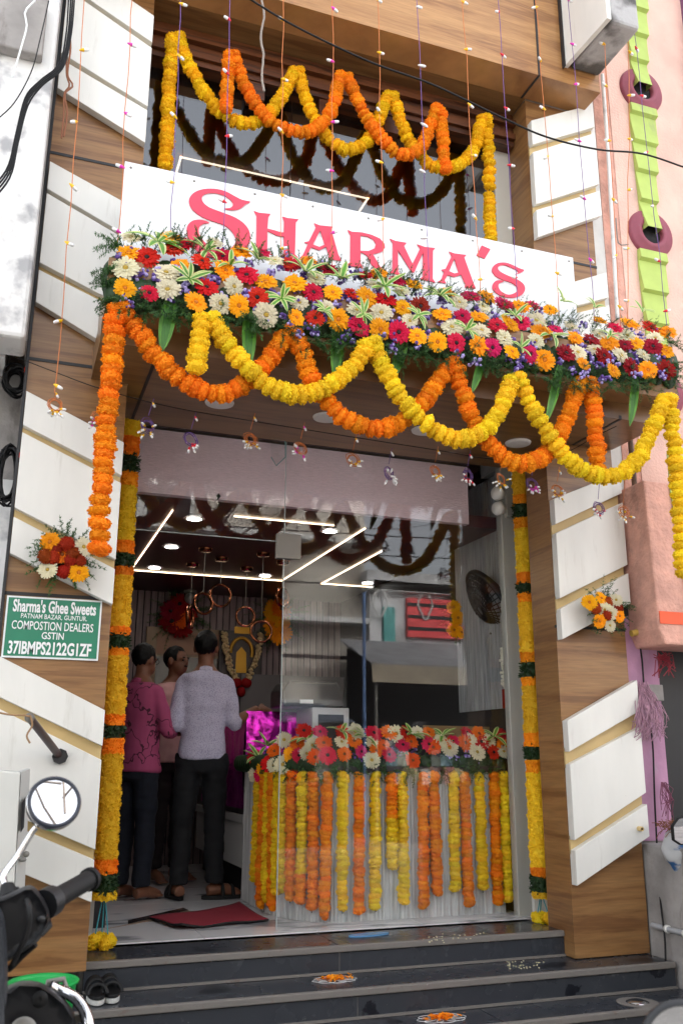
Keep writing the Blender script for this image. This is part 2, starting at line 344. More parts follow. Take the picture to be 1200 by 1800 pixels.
# header beam
ZB = 5.87
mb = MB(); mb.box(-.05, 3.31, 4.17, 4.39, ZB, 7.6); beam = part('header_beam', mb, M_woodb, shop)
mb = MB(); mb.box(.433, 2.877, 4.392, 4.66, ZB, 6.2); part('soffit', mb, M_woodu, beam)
for x in (2.846,):
    mb = MB(); mb.box(x-.007, x+.007, 4.166, 4.3, ZB-.003, 7.6); mb.box(x-.007, x+.007, 4.3, 4.392, ZB-.003, ZB+.02); part('black_joint', mb, M_black, beam)
# upper window: head rails, panes, side reveal
UW = 4.66
win = part('window_head', MB().box(.433, 2.877, 4.56, 4.70, 5.62, 5.868), M_rail, shop)
part('head_rail', MB().box(.433, 2.877, 4.52, 4.558, 5.76, 5.80).box(.433, 2.877, 4.535, 4.558, 5.66, 5.70), M_rail, win)
jx = at(512, 240, UW).x
for x0, x1 in ((.433, jx-.003), (jx+.003, 2.76)):
    part('window_pane', MB().box(x0, x1, UW, UW+.01, 3.81, 5.62), M_glass2, win)
part('window_side_frame', MB().box(2.762, 2.876, UW-.02, UW+.05, 3.81, 5.62), mat('cream_frame', (.55,.53,.47), .6), win)
for px in (450, 575, 690):
    X = at(px, 215, 4.56).x
    part('rail_bracket', MB().box(X-.05, X+.05, 4.57, 4.65, 5.50, 5.618), M_rail, win)
# upper room behind the window
up = MB(); up.box(.433, 2.877, 8.0, 8.1, 3.6, 6.2); up.box(.30, .432, 4.72, 8.1, 3.6, 6.2); up.box(2.878, 3.0, 4.72, 8.1, 3.6, 6.2); up.box(.433, 2.877, 4.72, 8.1, 6.0, 6.2)
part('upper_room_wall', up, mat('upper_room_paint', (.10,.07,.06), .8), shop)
part('sun_block_wall', MB().box(2.881, 3.40, 4.645, 5.2, 3.46, 7.3), M_grey, shop); part('sun_block_wall', MB().box(3.102, 3.357, 4.645, 5.2, .4, 3.459), M_grey, shop)  # unseen fill behind the right pier, added to stop sun leaking through
part('sun_block_infill', MB().box(-.05, 3.4, 4.40, 4.70, 6.21, 7.29), M_grey, shop)  # unseen fill behind the beam, added to close a sun leak
# roof slab of shop front over everything, keeps the sky out of the rooms
part('roof_slab', MB().box(-.05, 3.4, 4.70, 8.6, 7.3, 7.5), M_grey, shop)
part('side_wall', MB().box(-.06, -.0, 5.21, 8.6, .4, 7.3).box(3.36, 3.42, 5.21, 8.6, .4, 7.3).box(-.06, 3.42, 8.6, 8.7, .4, 7.3), M_grey, shop)
def led(par, pts, zt, wd=.006):
    mb = MB()
    for a, b in zip(pts[:-1], pts[1:]):
        x0, x1 = sorted((a[0], b[0])); y0, y1 = sorted((a[1], b[1]))
        mb.box(x0-wd/2, x1+wd/2, y0-wd/2, y1+wd/2, zt-.006, zt)
    return part('led_strip', mb, M_led, par)
c0 = atz(318, 275, 5.98); c1 = atz(648, 345, 5.98)
led(win, [(c0.x, c0.y+.19), (c0.x, c0.y), (c1.x, c0.y), (c1.x, c0.y+.19)], 5.98, .016)
# ------------------------------------------------------------------ shop interior
CZ = 3.07
fl = MB(); fl.box(.44, 3.0, 4.80, 8.2, .55, FL)
floor = single('shop_floor', fl, M_grey, kind='structure')
# marble tiles 0.6 m with fine joints
ty = 4.86
for iy in range(6):
    for ix in range(5):
        x0 = .44+ix*.6; x1 = min(x0+.597, 2.999); y0 = ty+iy*.6; y1 = min(y0+.597, 8.19)
        if x0 < 2.99: part('marble_tile', MB().box(x0, x1, y0, y1, FL-.01, FL+.006), M_marble, floor)
FT = FL+.006
part('black_floor_strip', MB().prism([atz(225,1618,FT+.003), atz(322,1596,FT+.003), atz(331,1600,FT+.003), atz(225,1624,FT+.003)], (0,0,-.002)), mat('black_marble', (.02,.02,.022), .2), floor)
part('tan_floor_strip', MB().prism([atz(225,1625,FT+.003), atz(333,1600,FT+.003), atz(337,1606,FT+.003), atz(180,1634,FT+.003)], (0,0,-.002)), mat('tan_marble', lin('#8C7460'), .3, var=.3, vscale=8), floor)
part('ceiling', MB().box(.44, 3.0, 5.052, 8.2, CZ, CZ+.08), M_maroon, shop)
ceil = [c for c in shop.children if c.name.startswith('ceiling')][0]
part('bulkhead', MB().box(.44, 2.672, 5.0, 5.05, CZ+.001, 3.454), M_mauve, shop)
led(ceil, [(.838, 5.32), (.838, 7.24), (2.085, 7.24), (2.085, 5.32)], CZ-.001)
led(ceil, [(1.22, 5.32), (1.87, 5.32)], CZ-.001, .005)
k0 = atz(597, 1028, CZ); k1 = atz(658, 1000, CZ)
led(ceil, [(2.44, 5.9), (2.44, 7.24), (2.9, 7.24)], CZ-.001)
names = {1.0: 'left', 1.9: 'right'}; rows = {5.48: 'front', 6.31: 'middle', 7.09: 'back'}
for X in (1.0, 1.9, 2.8):
    for Y in (5.48, 6.31, 7.09):
        if X == 2.8 and Y != 7.09: continue
        lab = ('round lit ceiling downlight, %s one of the %s row inside the shop' % (rows[Y], names[X])) if X < 2 else 'round lit ceiling downlight at the far right behind the glass'
        t = thing('downlight', (X, Y, CZ), lab, 'downlight', 'ceiling downlights in the shop')
        part('trim_ring', MB().lathe([(.045,-.004),(.058,-.007),(.066,-.001)], (X,Y,CZ), seg=28), M_white, t)
        part('diffuser', MB().lathe([(0,-.003),(.046,-.003)], (X,Y,CZ), seg=24), M_down, t)
def ribs(x0, y0, x1, y1, z0, z1, step=.035, dep=.012, nx=0, ny=-1):
    mb = MB(); d = Vector((x1-x0, y1-y0, 0)); L = d.length; d.normalize(); n = int(L/step); nrm = Vector((nx, ny, 0))
    for i in range(n):
        a = Vector((x0, y0, 0))+d*(i*step); b = a+d*step*.82
        p = [a, a+nrm*dep, b+nrm*dep, b]
        mb.prism([(q.x, q.y, z0) for q in p], (0, 0, z1-z0))
    return mb
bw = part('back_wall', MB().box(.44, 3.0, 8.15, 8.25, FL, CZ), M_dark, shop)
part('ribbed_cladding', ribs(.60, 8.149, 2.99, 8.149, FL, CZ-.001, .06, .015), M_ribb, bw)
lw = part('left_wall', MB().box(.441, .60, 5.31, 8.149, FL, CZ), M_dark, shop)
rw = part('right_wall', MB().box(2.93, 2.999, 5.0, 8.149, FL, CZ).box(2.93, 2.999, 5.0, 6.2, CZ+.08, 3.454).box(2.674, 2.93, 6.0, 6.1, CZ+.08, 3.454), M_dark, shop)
part('ribbed_cladding', ribs(2.929, 5.06, 2.929, 5.72, 1.93, 3.45, .032, .010, -1, 0), M_rib, rw)
part('pilaster', MB().box(2.90, 2.928, 4.985, 5.055, 1.93, 3.45), mat('silver_wallpaper', (.36,.36,.35), .5, var=.4, vscale=60), rw)
part('light_shelf_panel', MB().prism([at(855,1278,5.3), at(890,1278,5.3), at(890,1300,5.3), at(745,1300,5.3), at(745,1275,5.3)], (0,.02,0)), mat('brown_board', lin('#8C7048'), .7), rw)
# glazing: fixed pane, transom, patch fitting, fin, frame posts
gf = part('door_frame', MB().box(2.868, 2.955, 4.925, 4.985, FL, 3.454), M_alum, shop, .003)
part('left_post', MB().box(.445, .50, 4.925, 4.985, FL, 3.454), M_alum, gf)
part('frame_edge', MB().box(2.956, 2.999, 4.90, 4.93, FL, 3.454), M_white, gf)
part('fixed_pane', MB().box(1.437, 2.867, GL-.005, GL+.005, FT+.002, 3.453), M_glass, gf)
part('transom_pane', MB().box(.502, 1.433, GL-.005, GL+.005, 2.84, 3.453), M_glass, gf)
part('pane_edge', MB().box(1.4335, 1.4365, GL-.0055, GL+.0055, FT+.002, 3.453).box(.502, 1.4335, GL-.0055, GL+.0055, 2.836, 2.8395), mat('pane_edge_pale', (.45,.52,.52), .15), gf)
a = at(486, 938, GL); b = at(527, 985, GL)
part('patch_fitting', MB().box(a.x, b.x, GL-.018, GL+.018, b.z, a.z), M_steel, gf, .002)
part('patch_fitting', MB().box(.503, .58, GL-.018, GL+.018, 2.82, 2.90), M_steel, gf, .002)
fin = [at(x, y, 4.80) for x, y in ((476,770),(502,775),(502,803),(486,818),(477,803))]
part('glass_fin', MB().prism(fin, (0, .012, 0)), [M_glass], gf)
part('fin_edge', MB().tube([fin[1]+Vector((0,.006,0)), fin[2]+Vector((0,.006,0)), fin[3]+Vector((0,.006,0)), fin[4]+Vector((0,.006,0))], .003, 4, sm=False), M_edge, gf)
# bulkhead hook
single('ceiling_hook', MB().tube([at(384,868,4.99), at(384,876,4.98), at(380,880,4.97), at(387,872,4.97)], .004, 6).ell(at(384,872,4.985), (.012,.01,.012)), M_black, 'small black hook on the mauve bulkhead above the door', 'hook')
# ------------------------------------------------------------------ steps
steps = thing('entrance_steps', (1.8, 4.2, RD), 'three black granite entrance steps with pale worn nosings', 'steps')
def step(x0, x1, yf, yb, z, zb, jx):
    t = part('tread', MB().box(x0, jx-.002, yf+.03, yb, z-.03, z).box(jx+.002, x1, yf+.03, yb, z-.03, z), M_granite, steps, .002)
    part('nosing', MB().box(x0, x1, yf, yf+.0285, z-.028, z+.002), M_nosing, t, .005)
    part('riser_slab', MB().box(x0, jx-.002, yf+.012, yf+.05, zb, z-.032), M_granite, t)
    part('riser_slab', MB().box(jx+.002, x1, yf+.012, yf+.05, zb, z-.032), M_granite, t)
    part('riser_joint', MB().box(jx-.002, jx+.002, yf+.0135, yf+.04, zb, z-.031), M_nosing, t)
    part('tread_fillet', MB().box(x0, x1, yf+.002, yf+.0118, zb+.001, zb+.012), M_nosing, t)
step(.432, 2.878, 4.48, 4.858, FL, .626, at(598,1700,4.48).x)
step(.25, 3.335, 4.185, 4.53, .625, .501, at(630,1760,4.185).x)
step(.25, 3.355, 3.92, 4.235, .50, RD, 2.2)
single('plinth_block', MB().box(-.6, .249, 4.42, 4.9, RD, .62).box(.2, .249, 4.0, 4.42, RD, .5), M_grey, 'grey cement plinth under the left pier', 'plinth')
# ------------------------------------------------------------------ neighbours
lb = thing('whitewashed_building', (-.5, 4.3, RD), 'old whitewashed building with flaking paint at the left edge', 'building')
part('upper_wall', MB().box(-4, -.072, 4.12, 4.36, 3.50, 6.2), M_wall_w, lb, .02)
part('side_return', MB().box(-.0715, -.066, 4.20, 4.9, 3.52, 6.1), M_grey, lb)
part('parapet', MB().box(-4, -.13, 4.05, 4.118, 5.0, 5.35), M_grey, lb, .01)
part('rear_wall', MB().box(-4, -.30, 4.75, 4.9, RD, 3.52), M_dark, lb)
part('lower_wall', MB().box(-.298, -.067, 4.60, 4.9, RD, 2.95), M_wall_w, lb)
part('lower_wall', MB().box(-.298, -.067, 4.62, 4.9, 2.952, 3.52), M_grey, lb)
part('sky_block_wall', MB().box(-4, -.052, 5.22, 5.35, RD, 8), M_grey, lb)  # added behind the left gap to block the sky showing through
part('upper_wall', MB().box(-4, -.16, 4.38, 4.9, 3.50, 8), M_wall_w, lb)
rb = thing('peach_building', (4.2, 4.5, RD), 'peach plastered building with maroon rings and a lime green ribbon band', 'building')
part('corner_post', MB().box(3.385, 3.47, 4.46, 4.9, 2.62, 7.5), mat('white_post', (.70,.69,.66), .8, var=.15, vscale=5, bump=.3, bscale=40), rb)
part('worn_strip', MB().box(3.471, 3.60, 4.455, 4.9, 2.62, 8), M_pinkl, rb)
part('upper_wall', MB().box(3.601, 7, 4.45, 4.9, 2.62, 8), M_pink, rb)
part('side_pier', MB().box(4.34, 7, 4.36, 4.449, 2.62, 8), mat('plum_wall', lin('#7A5070'), .8), rb)
def disc_ring(cx, cz, r):
    y = 4.452
    prof = [(r*.46, .0), (r*.46, .03), (r*.50, .040), (r*.66, .042), (r*.69, .034), (r*.92, .028), (r*.98, .018), (r, .0)]
    o = part('ring_ornament', MB().lathe([(a, -h) for a, h in prof], (cx, y, cz), (0,1,0), 48), M_ring, rb)
    part('ring_hole', MB().lathe([(0, -.004), (r*.465, -.004)], (cx, y, cz), (0,1,0), 32), M_dark, o)
r1 = at(1133,152,4.40); r2 = at(1150,405,4.40)
r3 = r2*2-r1; r0 = r1*2-r2
for p in (r0, r1, r2, r3): disc_ring(p.x, p.z, .18)
def ribbon(p, q):
    mb = MB(); n = 86; vs = []
    for i in range(n+1):
        t = i/n; z = p.z+.01+(q.z-.155-p.z)*t; x = p.x-.01+(q.x-p.x)*t; wv = (1-(t*4.3) % 1.0)
        y = 4.447-.010-.030*(wv**1.4)-.03*max(0, 1-t*5)
        wl = wr = .058+.052*min(1, t*1.15)
        for X in (x-wl, x+wr): vs += [(X, y, z), (X, 4.449, z)]
    fs = []
    for i in range(n):
        a = i*4; b = a+4
        fs += [(a, a+2, b+2, b), (a, b, b+1, a+1), (a+2, a+3, b+3, b+2)]
    mb.add(vs, fs, 0, False); part('ribbon_band', mb, M_lime, rb)
ribbon(r1, r0); ribbon(r2, r1); ribbon(r3, r2)
pb = part('projecting_slab', MB().prism([(3.395,4.16,2.33),(3.43,4.16,2.245),(7,4.16,2.245),(7,4.16,3.20),(3.375,4.16,3.20)], (0,.285,0)), M_pinkl, rb, .012)
part('orange_band', MB().box(3.40, 7, 4.154, 4.158, 2.36, 2.43), M_orange, pb)
q = [at(x, y, 4.15) for x, y in ((1167,790),(1180,785),(1215,1100),(1200,1000))]
part('lime_band', MB().prism([at(1172,795,4.15), at(1195,790,4.15), at(1240,1060,4.15), at(1208,1060,4.15), at(1183,890,4.15), at(1178,865,4.15)], (0,.006,0)), M_lime, pb)
part('lower_wall', MB().box(3.35, 3.575, 4.42, 4.9, 1.19, 2.619), M_purp, rb)
part('slit_filler', MB().box(3.346, 7, 4.43, 4.9, RD, 1.189), M_grey, rb)  # filler added to close a slit where white sky showed
part('shop_void', MB().box(3.576, 7, 4.60, 4.9, 1.19, 2.619), mat('void_dark', (.006,.0065,.009), .5, var=.3, vscale=3), rb)  # dark slab stands in for the unlit shop interior
part('gap_patch', MB().prism([at(1093,958,4.417), at(1124,958,4.417), at(1126,1075,4.417), at(1096,1085,4.417)], (0,.002,0)), mat('gap_dark', (.03,.03,.035), .9, var=.4, vscale=9), rb)  # flat dark patch standing in for a black, unlit gap
plat = single('side_platform', MB().box(3.358, 7, 2.6, 4.419, RD, 1.18), M_grey, 'rough grey cement platform wall beside the right pier', 'platform', bevel=.01)
pp = thing('grey_pipe', at(1160,1630,4.2), 'grey plastic pipe clamped along the cement platform wall', 'pipe')
part('pipe_tube', MB().tube([(3.342, 4.36, .772), (3.342, 3.0, .772)], .014, 10), mat('grey_pvc', (.38,.39,.41), .4), pp)
for y in (4.24, 4.10, 3.9, 3.6): part('clamp', MB().lathe([(.0145,-.01),(.02,-.01),(.02,.01),(.0145,.01)], (3.342, y, .772), (0,1,0), 14), M_white, pp)
bl = thing('concrete_beam_end', at(1060,100,4.15), 'weathered white and grey concrete beam end above the right pier', 'beam')
blk = [at(1012,38,4.02), at(1022,132,4.02), at(1064,80,4.02), at(1062,-60,4.02)]
part('white_side', MB().prism([(3.03,4.16,5.98),(3.03,4.16,7.0),(3.05,3.72,7.0),(3.05,3.72,5.98)], (.03,0,0)), M_white, bl)
part('concrete_core', MB().box(3.082, 3.30, 3.73, 4.165, 5.985, 7.0), mat('stained_concrete', (.42,.41,.41), .9, col2=(.10,.095,.09), vscale=3.5, contrast=(.40,.52), bump=.8, bscale=20), bl, .02)
part('black_edge', MB().box(3.022, 3.0295, 4.135, 4.165, 5.97, 7.0), M_black, bl)
# ------------------------------------------------------------------ the other side of the street (seen mirrored in the panes)
def rp(px, py, Y): p = at(px, py, 2*GL-Y); return Vector((p.x, Y, p.z))
def building(name, x0, x1, y, d, h, m, label, wins, wm, extra=None):
    t = thing(name, ((x0+x1)/2, y-d/2, RD), label, 'building')
    part('wall', MB().box(x0, x1, y-d, y, RD, h), m, t)
    part('roof_parapet', MB().box(x0-.1, x1+.1, y-d, y+.15, h, h+.35), m, t)
    for (a, b, c, e) in wins:
        f = part('window', MB().box(a, b, y+.001, y+.06, c, e), wm, t)
        part('pane', MB().box(a+.08, b-.08, y+.0605, y+.07, c+.08, e-.08), M_dark, f)
    return t
M_w = mat('street_white_trim', (.6,.6,.58), .8)
a = rp(500,1000,-5.5); b = rp(640,1000,-5.5)
building('beige_house', -6, b.x, -5.5, 5, 6.5, mat('beige_render', (.52,.48,.42), .9, var=.3, vscale=1.2), 'faded beige two storey house across the street', [(x, x+.9, z, z+1.3) for x in (-4.8,-3.0,-1.2,.6,1.9) for z in (1.5, 3.6, 5.0)], M_w)
bh = [o for o in WL if o.name.startswith('beige_house')][0]
for x in [-5.8+k*.95 for k in range(9)]:
    part('pilaster', MB().box(x, min(x+.14, b.x), -5.499, -5.36, 2.6, 6.49), M_w, bh)
for z in (2.5, 3.95, 5.4): part('ledge', MB().box(-6, b.x-.01, -5.499, -5.1, z, z+.1), M_w, bh)
part('balcony_rail', MB().box(-6, b.x-.01, -5.16, -5.12, 3.3, 3.36), M_dark, bh)
for k in range(26): part('baluster', MB().box(-6+k*.36, -5.97+k*.36, -5.15, -5.12, 2.6, 3.3), M_dark, bh)
for x in (-5.6, -3.2, -.8, 1.6):
    part('dark_base_panel', MB().box(x, min(x+2.2, b.x-.1), -5.499, -5.46, RD, 2.5), M_dark, bh)  # flat dark boxes added so the house base reflects dark in the pane
gh = building('coral_house', b.x+.02, 9.5, -5.3, 5, 4.6, mat('grey_render', (.66,.66,.67), .9, var=.2, vscale=1.2), 'grey house with a coral red panelled front across the street', [], M_w)
specks(MC['beige_render'], 1.6, .5, .65, (.18,.16,.14), (1,1,.5), .8); specks(MC['grey_render'], 1.8, .52, .66, (.3,.29,.28), (1,1,.5), .7)
M_coral = mat('coral_paint', lin('#E0484A'), .6); M_teal = mat('teal_paint', lin('#4E9C98'), .6)
p0, p1 = rp(712,1052,-5.3), rp(905,1130,-5.3)
part('coral_panel', MB().box(p0.x, p1.x, -5.299, -5.2, p1.z, p0.z), M_coral, gh)
for k in range(3):
    z = p1.z+.12+k*.22; part('dark_stripe', MB().box(p0.x, p1.x, -5.199, -5.19, z, z+.06), M_dark, gh)
for k in range(5):
    x = p0.x+.9+k*.32; part('dark_slot', MB().box(x, x+.1, -5.199, -5.19, p1.z+.85, p0.z-.15), M_dark, gh)
for k, xx in enumerate((p0.x+.35, p0.x+.0-.55)):
    mbo = MB(); cz2 = (p0.z+p1.z)/2+.25; mbo.tube([Vector((xx+.13*math.cos(a)*(1+.12*math.cos(4*a)), -5.19, cz2+.26*math.sin(a)*(1+.12*math.cos(4*a)))) for a in [i*.2618 for i in range(25)]], .02, 5); part('medallion', mbo, M_w, gh)
part('fascia_band', MB().box(b.x+.05, 9.45, -5.299, -5.15, p0.z+.1, p0.z+.28), M_w, gh); part('lower_band', MB().box(b.x+.05, 9.45, -5.299, -5.2, p1.z-.35, p1.z-.2), M_w, gh)
t0, t1 = rp(671,1068,-5.3), rp(692,1146,-5.3); part('teal_shutter', MB().box(t0.x, t1.x, -5.299, -5.22, t1.z, t0.z), M_teal, gh)
building('white_terrace', 9.6, 18, -5.5, 6, 5.6, mat('white_render', (.72,.72,.70), .9, var=.2, vscale=1), 'white terrace building farther along the opposite side', [(x, x+1.1, z, z+1.4) for x in (10.5,12.5,14.5) for z in (1.5,3.9)], M_w)
building('grey_terrace', -16, -6.1, -5.7, 6, 5.4, mat('grey_blue_render', (.58,.60,.63), .9, var=.2, vscale=1), 'grey terrace building at the far end of the opposite side', [(x, x+1.1, z, z+1.4) for x in (-14.5,-12,-9.5,-7.6) for z in (1.5,3.7)], M_w)
st = thing('market_stall', (5, -3.9, RD), 'market stall with a dark canvas awning across the street', 'stall')
s0, s1 = rp(652,1168,-3.6), rp(930,1165,-3.6); zt = s0.z
part('awning', MB().prism([(s0.x, -3.6, zt), (s0.x+6, -3.6, zt), (s0.x+6, -5.1, zt+.55), (s0.x, -5.1, zt+.55)], (0,0,.03)), mat('canvas', (.26,.26,.27), .9, var=.5, vscale=3), st)
part('awning_flap', MB().prism([(s0.x, -3.6, zt), (s0.x+6, -3.6, zt), (s0.x+6, -3.55, zt-.30), (s0.x, -3.55, zt-.28)], (0,.02,0)), mat('canvas_tan', (.32,.27,.2), .9, var=.4, vscale=3), st)
for x in (s0.x+.1, s0.x+2, s0.x+4, s0.x+5.9): part('pole', MB().tube([(x,-3.65,RD), (x,-3.65,zt)], .03, 8), M_steel, st)
part('table', MB().box(s0.x+.6, s0.x+5.6, -4.6, -3.75, RD+.75, RD+.85), mat('table_wood', (.2,.12,.06), .8), st)
part('added_skirt', MB().box(s0.x+.55, s0.x+5.7, -3.74, -3.70, RD, RD+.84), M_dark, st); part('back_cloth', MB().box(s0.x+.1, s0.x+5.9, -5.0, -4.95, RD, zt+.4), M_dark, st)  # dark skirt added to keep the reflection over the counter dark
part('blue_pole', MB().tube([(s0.x-.12,-3.6,RD), (s0.x-.12,-3.6,zt+1.15)], .03, 8), mat('blue_paint', (.12,.2,.38), .6), st)
rg = random.Random(21)
for k in range(46):
    x = s0.x+.3+rg.random()*5.2; y = -4.9+rg.random()*.9; z = RD+.86+rg.choice((0,.28,.56,.8))*(y < -4.4); w_ = rg.uniform(.12,.3)
    part('crate', MB().box(x, x+w_, y, y+.25, z, z+rg.uniform(.15,.27)), mat('crate%d' % k, rg.choice([(.30,.20,.12), (.42,.36,.26), (.16,.15,.16), (.5,.48,.44), (.36,.12,.1), (.15,.22,.3)]), .8, var=.4, vscale=9), st)
for k in range(12):
    x = s0.x+.9+k*.38; part('sack', MB().ell((x, -4.15, RD+.97), (.2,.3,.16), 10, 6), mat('sack%d' % k, random.choice([(.3,.14,.1), (.38,.3,.16), (.22,.16,.12)]), .9, var=.5, vscale=12), st)
s2 = thing('added_stall', (1.2, -3.6, RD), 'low fruit stall under a blue grey tarpaulin, added across the street to darken reflections', 'stall')  # made-up stall, placed to darken the pane's reflection over the counter
part('tarpaulin', MB().prism([(-1.8,-3.3,2.15), (s0.x-.4,-3.3,2.15), (s0.x-.4,-4.9,2.5), (-1.8,-4.9,2.5)], (0,0,.03)), mat('tarpaulin', (.12,.14,.18), .8, var=.4, vscale=4), s2)
part('added_skirt', MB().box(-1.7, s0.x-.5, -3.5, -3.46, RD, 1.25), M_dark, s2); part('counter', MB().box(-1.7, s0.x-.5, -4.4, -3.45, 1.25, 1.30), MC['table_wood'], s2); part('back_cloth', MB().box(-1.7, s0.x-.5, -4.9, -4.85, RD, 2.45), M_dark, s2)  # dark skirt put in for a darker reflection
for x in (-1.7, s0.x-.5): part('pole', MB().tube([(x,-3.35,RD), (x,-3.35,2.16)], .03, 8), M_steel, s2)
for k in range(16): part('fruit_heap', MB().ell((-1.4+k*(s0.x+.6)/16, -3.9, 1.34), (.13,.2,.12), 10, 6), GM['y' if k % 3 else 'r'][0] if k % 2 else M_leaf, s2)
for k, (z, y) in enumerate(((5.2,-4.2), (5.6,-4.4), (6.1,-4.0), (4.7,-4.3), (6.6,-4.5))):
    pts = [Vector((x, y, z-.35*math.sin((x+16)/34*math.pi)+.02*x)) for x in range(-16, 19, 2)]
    single('overhead_line', MB().tube(pts, .012, 5), M_cable, ['lowest', 'second lowest', 'middle', 'second highest', 'highest'][[3,0,1,2,4].index(k)]+' overhead line across the street reflected in the panes', 'cable', 'overhead lines across the street')
def bare_tree(x, y, h, label):
    t = thing('bare_tree', (x, y, RD), label, 'tree'); rd = random.Random(31); tr_ = MB(); cr = MB()
    tr_.tube([(x,y,RD), (x+.05,y,RD+h*.3), (x-.05,y+.03,RD+h*.55), (x+.05,y,RD+h*.8)], [.06,.05,.03,.012], 8)
    def br(p, d, L, r, dep):
        q = p+d*L; cr.tube([p, p+d*L*.5+Vector((rd.uniform(-.04,.04), rd.uniform(-.04,.04), .03)), q], [r, r*.8, r*.55], 5)
        if dep:
            for k in range(3): br(p+d*L*rd.uniform(.5,1), (d+Vector((rd.uniform(-.8,.8), rd.uniform(-.8,.8), rd.uniform(-.1,.7)))).normalized(), L*.62, r*.55, dep-1)
    for k in range(22): br(Vector((x, y, RD+h*(.4+.026*k))), Vector((rd.uniform(-1,1), rd.uniform(-1,1), rd.uniform(.1,.9))).normalized(), h*.13, .016, 3)
    part('trunk', tr_, MC.get('bark') or mat('bark', (.09,.07,.055), .9), t); part('crown', cr, MC['bark'], t)
dm_ = (at(112,1408,1.95)-CAM).normalized(); nn_ = Vector((.15,-1,.42)).normalized(); rf = dm_-nn_*2*dm_.dot(nn_); k_ = (-4.6-1.95)/rf.y
bare_tree(.12+rf.x*k_, -4.6, 1.53+rf.z*k_-RD+1.2, 'bare thin tree across the street seen in the scooter mirror')
# ------------------------------------------------------------------ sign board with letters
SY = 4.0
sg = thing('shop_sign', (1.6, SY, 3.81), 'large white board with coral red lettering above the canopy', 'sign')
a, b = at(220,280,SY), at(1007,455,SY); zt = 4.465
part('board', MB().box(a.x, b.x, SY, SY+.03, 3.802, zt), M_sign, sg, .002)
for x in [a.x+.03+i*(b.x-a.x-.06)/8 for i in range(9)]: part('screw', MB().lathe([(0,-.003),(.006,-.002),(.007,0)], (x, SY, zt-.03), (0,1,0), 8), M_steel, sg)
def glyph(loops, par, name, m, Y, dep):
    cu = bpy.data.curves.new(name, 'CURVE'); cu.dimensions = '2D'; cu.fill_mode = 'BOTH'; cu.extrude = dep/2
    for lp in loops:
        sp = cu.splines.new('POLY'); sp.points.add(len(lp)-1); sp.use_cyclic_u = True
        for i, (x, z) in enumerate(lp): sp.points[i].co = (x, z, 0, 1)
    o = bpy.data.objects.new(name, cu); COL.objects.link(o); bpy.context.view_layer.update()
    me = bpy.data.meshes.new_from_object(o.evaluated_get(bpy.context.evaluated_depsgraph_get())); bpy.data.objects.remove(o)
    me.transform(Matrix.Translation((0, Y, 0)) @ Matrix.Rotation(R(90), 4, 'X')); me.materials.clear(); me.materials.append(m)
    return link(name, me, par)
def smooth(lp):
    out = []
    n = len(lp)
    for i in range(n):
        p0, p1, p2, p3 = (Vector(lp[(i+k-1) % n]) for k in range(4))
        for t in (0, .33, .67):
            out.append(tuple(.5*((2*p1)+(p2-p0)*t+(2*p0-5*p1+4*p2-p3)*t*t+(3*p1-p0-3*p2+p3)*t**3)))
    return out
C1 = (310, 320, 3.75); C2 = (620, 380, 3.75)
def tr(pts, C):
    r = []
    for x, y in pts:
        p = at(C[0]+x/C[2], C[1]+y/C[2], SY); r.append((p.x, p.z))
    return r
S1 = [(485,132),(430,120),(380,95),(330,68),(270,50),(200,47),(140,60),(100,85),(82,120),(92,165),(125,203),(180,238),(250,264),(310,285),(355,318),(385,362),(388,400),(365,432),(320,448),(250,440),(190,405),(152,355),(145,315),(157,290),(183,276),(215,272),(190,258),(150,250),(105,258),(75,285),(67,320),(75,372),(110,432),(165,474),(240,500),(330,497),(400,472),(452,440),(480,400),(484,355),(470,310),(430,265),(370,230),(290,200),(215,170),(177,140),(165,110),(180,85),(220,75),(270,78),(320,95),(355,120),(372,145),(365,165),(345,175),(315,178),(350,186),(400,184),(432,168),(455,148)]
H1 = [(508,193),(540,205),(618,213),(603,235),(597,310),(640,320),(690,335),(706,335),(708,260),(695,230),(730,240),(803,248),(784,268),(778,480),(800,500),(690,495),(706,470),(706,362),(660,355),(620,335),(597,325),(596,470),(612,490),(505,480),(524,462),(527,225)]
A1 = [(905,273),(940,288),(1028,297),(1018,320),(1065,485),(1085,520),(1000,512),(1003,490),(985,428),(940,452),(885,432),(858,490),(870,510),(812,500),(830,485),(865,408),(840,400),(870,393),(917,300)]
A1h = [(945,320),(975,415),(940,430),(897,415)]
R1 = [(-37,93),(-10,105),(60,110),(120,125),(175,150),(205,185),(208,210),(190,235),(150,248),(128,252),(150,290),(180,340),(210,365),(150,355),(120,320),(90,260),(48,238),(47,310),(65,345),(-45,325),(-20,305),(-18,130)]
R1h = [(47,130),(90,135),(130,155),(150,185),(140,215),(100,232),(47,230)]
M1 = [(240,150),(275,165),(352,178),(333,198),(390,318),(440,215),(420,188),(470,205),(540,213),(524,230),(522,415),(540,440),(440,415),(458,400),(460,240),(400,372),(385,372),(293,225),(295,370),(310,390),(240,375),(258,360),(262,180)]
A2 = [(630,235),(665,248),(745,258),(730,275),(795,455),(805,480),(735,470),(738,455),(710,388),(665,403),(620,390),(600,425),(610,445),(555,435),(580,420),(598,370),(580,355),(608,350),(648,265)]
A2h = [(665,282),(695,375),(665,380),(630,365)]
AP = [(845,195),(902,220),(865,282),(812,260)]
